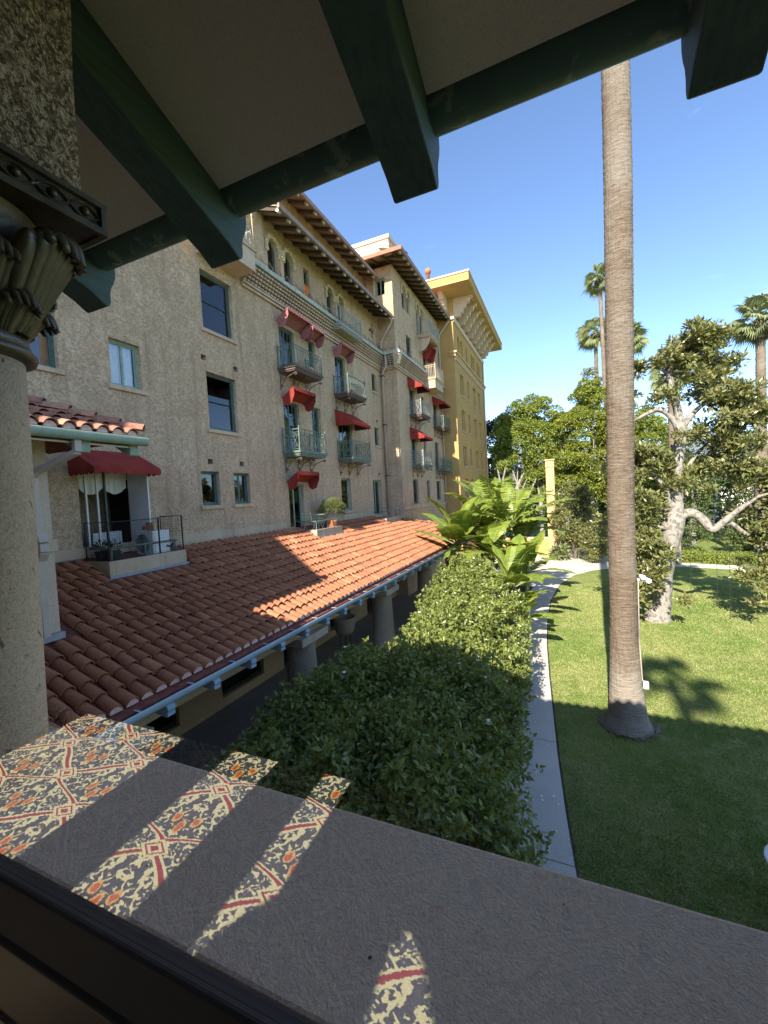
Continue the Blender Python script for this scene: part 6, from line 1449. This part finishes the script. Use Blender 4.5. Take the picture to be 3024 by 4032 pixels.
# ------------------------------------------------------------------ small things
tb = thing('cafe_table', 'round mint green folding table on the roof terrace', 'table', (-9.95, 15.55, 5.15))
MB().lathe([(0.28, 0), (0.30, 0.012), (0.28, 0.024)], (-9.95, 15.55, 5.84), 22).build('top', M['mint'], tb)
for k in range(3): MB().tube([(-9.95+0.10*math.cos(k*2.1), 15.55+0.10*math.sin(k*2.1), 5.84), (-9.95-0.24*math.cos(k*2.1), 15.55-0.24*math.sin(k*2.1), 5.14)], 0.013, 5).build('leg', M['mint'], tb)
def chair(label, c, rz):
    o = link('folding_chair', None, None, c); tag(o, label, 'chair', 'mint folding chairs on the terrace'); ca, sa = math.cos(rz), math.sin(rz)
    def T(x, y, z): return (c[0]+x*ca-y*sa, c[1]+x*sa+y*ca, c[2]+z)
    for k in range(4): MB().hexa([T(-0.19, -0.18+0.095*k, 0.44), T(0.19, -0.18+0.095*k, 0.44), T(0.19, -0.105+0.095*k, 0.44), T(-0.19, -0.105+0.095*k, 0.44), T(-0.19, -0.18+0.095*k, 0.455), T(0.19, -0.18+0.095*k, 0.455), T(0.19, -0.105+0.095*k, 0.455), T(-0.19, -0.105+0.095*k, 0.455)]).build('seat_slat', M['mint'], o)
    for s in (-0.2, 0.2):
        MB().tube([T(s, -0.22, 0), T(s, 0.20, 0.45), T(s, 0.27, 0.84)], 0.011, 5).build('leg', M['mint'], o); MB().tube([T(s, 0.24, 0), T(s, -0.18, 0.45)], 0.011, 5).build('leg', M['mint'], o)
    for z in (0.66, 0.78): MB().tube([T(-0.2, 0.235+(z-0.66)*0.3, z), T(0.2, 0.235+(z-0.66)*0.3, z)], 0.018, 5).build('back_slat', M['mint'], o)
chair('mint folding chair facing the terrace door side', (-10.05, 14.98, 5.14), 3.3); chair('mint folding chair half hidden by the cafe table', (-10.2, 15.95, 5.14), 0.3)
pl = thing('potted_shrub', 'feathery pale green shrub in a brown pot on the roof terrace corner', 'potted plant', (-9.75, 16.3, 5.14))
pot_plain(pl, (-9.75, 16.3, 5.14), 0.27, 0.40, 'terra')
d = rnd_dirs(40); d[:, 2] = np.abs(d[:, 2]); C_ = np.array([-9.72, 16.38, 5.75])+d*np.array([0.38, 0.62, 0.62])
P, d_, _ = clump_leaves(C_, np.full(40, 0.17), 60, 1.0, 0.9); n = len(P); link('foliage', leaf_mesh('foliage', P, unit(d_+np.array([0, 0, 0.3])), d_[:, [1, 2, 0]], 0.17, 0.022, M['leaf_conifer']), pl)
tr = thing('terrace_railing', 'low grey pipe railing round the terrace with the potted shrub', 'railing', (-9.6, 15.6, 5.26))
MB().tube([(-10.42, 14.72, 5.60), (-9.56, 14.72, 5.60), (-9.56, 16.65, 5.60)], 0.022, 6).build('top_pipe', M['rail'], tr)
for y in (14.75, 15.65, 16.6): MB().tube([(-9.56, y, 5.26), (-9.56, y, 5.6)], 0.02, 6).build('post', M['rail'], tr)
for i, (x_, y_) in enumerate(((-10.2, 6.4), (-9.9, 6.45))):
    o = thing('planter', ('dark pot in the corner of the near terrace', 'low dark trough behind the wire fence', '')[i], 'pot', (x_, y_, 5.25)); pot_plain(o, (x_, y_, 5.25), 0.15, 0.30, 'dark')
    P, d_, _ = clump_leaves(np.array([(x_, y_, 5.62)]), np.array([0.16]), 90, 1, 0.9); link('foliage', leaf_mesh('foliage', P, d_, d_[:, [1, 2, 0]], 0.10, 0.03, M['leaf_ficus_dark']), o)
ap = thing('arcade_pot', 'pale stone pot standing under the arcade roof', 'pot', (-7.6, 13.0, 0.06)); pot_plain(ap, (-7.6, 13.2, 1.55), 0.42, 0.62, 'stucco_smooth')
[MB().tube([(-7.6+0.2*math.cos(k*2.09), 13.2+0.2*math.sin(k*2.09), 1.56), (-7.6+0.3*math.cos(k*2.09), 13.2+0.3*math.sin(k*2.09), 0.06)], 0.015, 5).build('leg', M['iron'], ap) for k in range(3)]
ot = thing('orange_lilies', 'bundle of glowing orange sticks standing on the cornice ledge', 'ornament', (-10.3, 16.15, 15.45))
m = MB()
for k in range(11): m.tube([(-10.3+0.02*math.cos(k), 16.05+0.022*k, 15.45), (-10.28+0.05*math.cos(k*2), 15.98+0.034*k, 16.0+0.05*math.sin(k*3))], 0.012, 5)
m.build('sticks', M['orange'], ot)
rd = thing('garden_table', 'white round garden table just showing at the right edge of the lawn', 'table', (3.05, 7.75, 0))
MB().lathe([(0.48, 0), (0.5, 0.012), (0.5, 0.03), (0.48, 0.04)], (3.06, 7.72, 0.72), 36).build('top', M['white'], rd); MB().lathe([(0.25, 0), (0.04, 0.05), (0.035, 0.72)], (3.06, 7.72, 0), 16).build('pedestal', M['white'], rd)
for i in range(26):                                      # fallen petals on the walk
    y = random.uniform(7.6, 12.6); x_ = edge_x(y)-random.uniform(0.12, 0.95); r = random.uniform(0.022, 0.042)
    o = MB().prism([(x_+r*math.cos(k*1.05+i)*random.uniform(0.7, 1.1), y+r*math.sin(k*1.05+i)*random.uniform(0.7, 1.1), 0.037+0.006*(k % 2)) for k in range(6)], (0, 0, 0.004)).build('fallen_petal', M['petal'])
    tag(o, 'white camellia petal fallen on the concrete walk', 'petal', 'petals on the walk')
# short turf over the near lawn
n = 200000
yy = 6.5 + 24*rng.random(n)**1.5; xx = np.interp(yy, [p[1] for p in PE], [p[0] for p in PE]) + 0.035 + 0.02*rng.random(n) + (0.75*yy-1.0)*rng.random(n); xx = np.minimum(xx, 16)
P = np.stack([xx, yy, np.zeros(n)], 1); d = rng.normal(size=(n, 3))*0.55; d[:, 2] = 1; d = unit(d); s_ = unit(np.cross(d, rng.normal(size=(n, 3)))); hgt = (0.014+0.018*rng.random(n))*(1+yy/26); wv = (0.0045*(1+yy/9))[:, None]
V = np.stack([P-s_*wv, P+s_*wv, P+d*hgt[:, None]], 1).reshape(-1, 3); F = np.arange(3*n).reshape(-1, 3)
t = NT('grass_blade'); t.prin(t.mix(t.math('MULTIPLY', t.pos.outputs['Random Per Island'], 0.55), grass_colour(t), (0.33, 0.34, 0.14)), 0.8, None, 0.1); M['blade'] = t.m
tag(link('grass', np_mesh('grass', V, F, M['blade'])), 'short mown lawn grass beyond the concrete walk', 'grass', None, 'stuff')
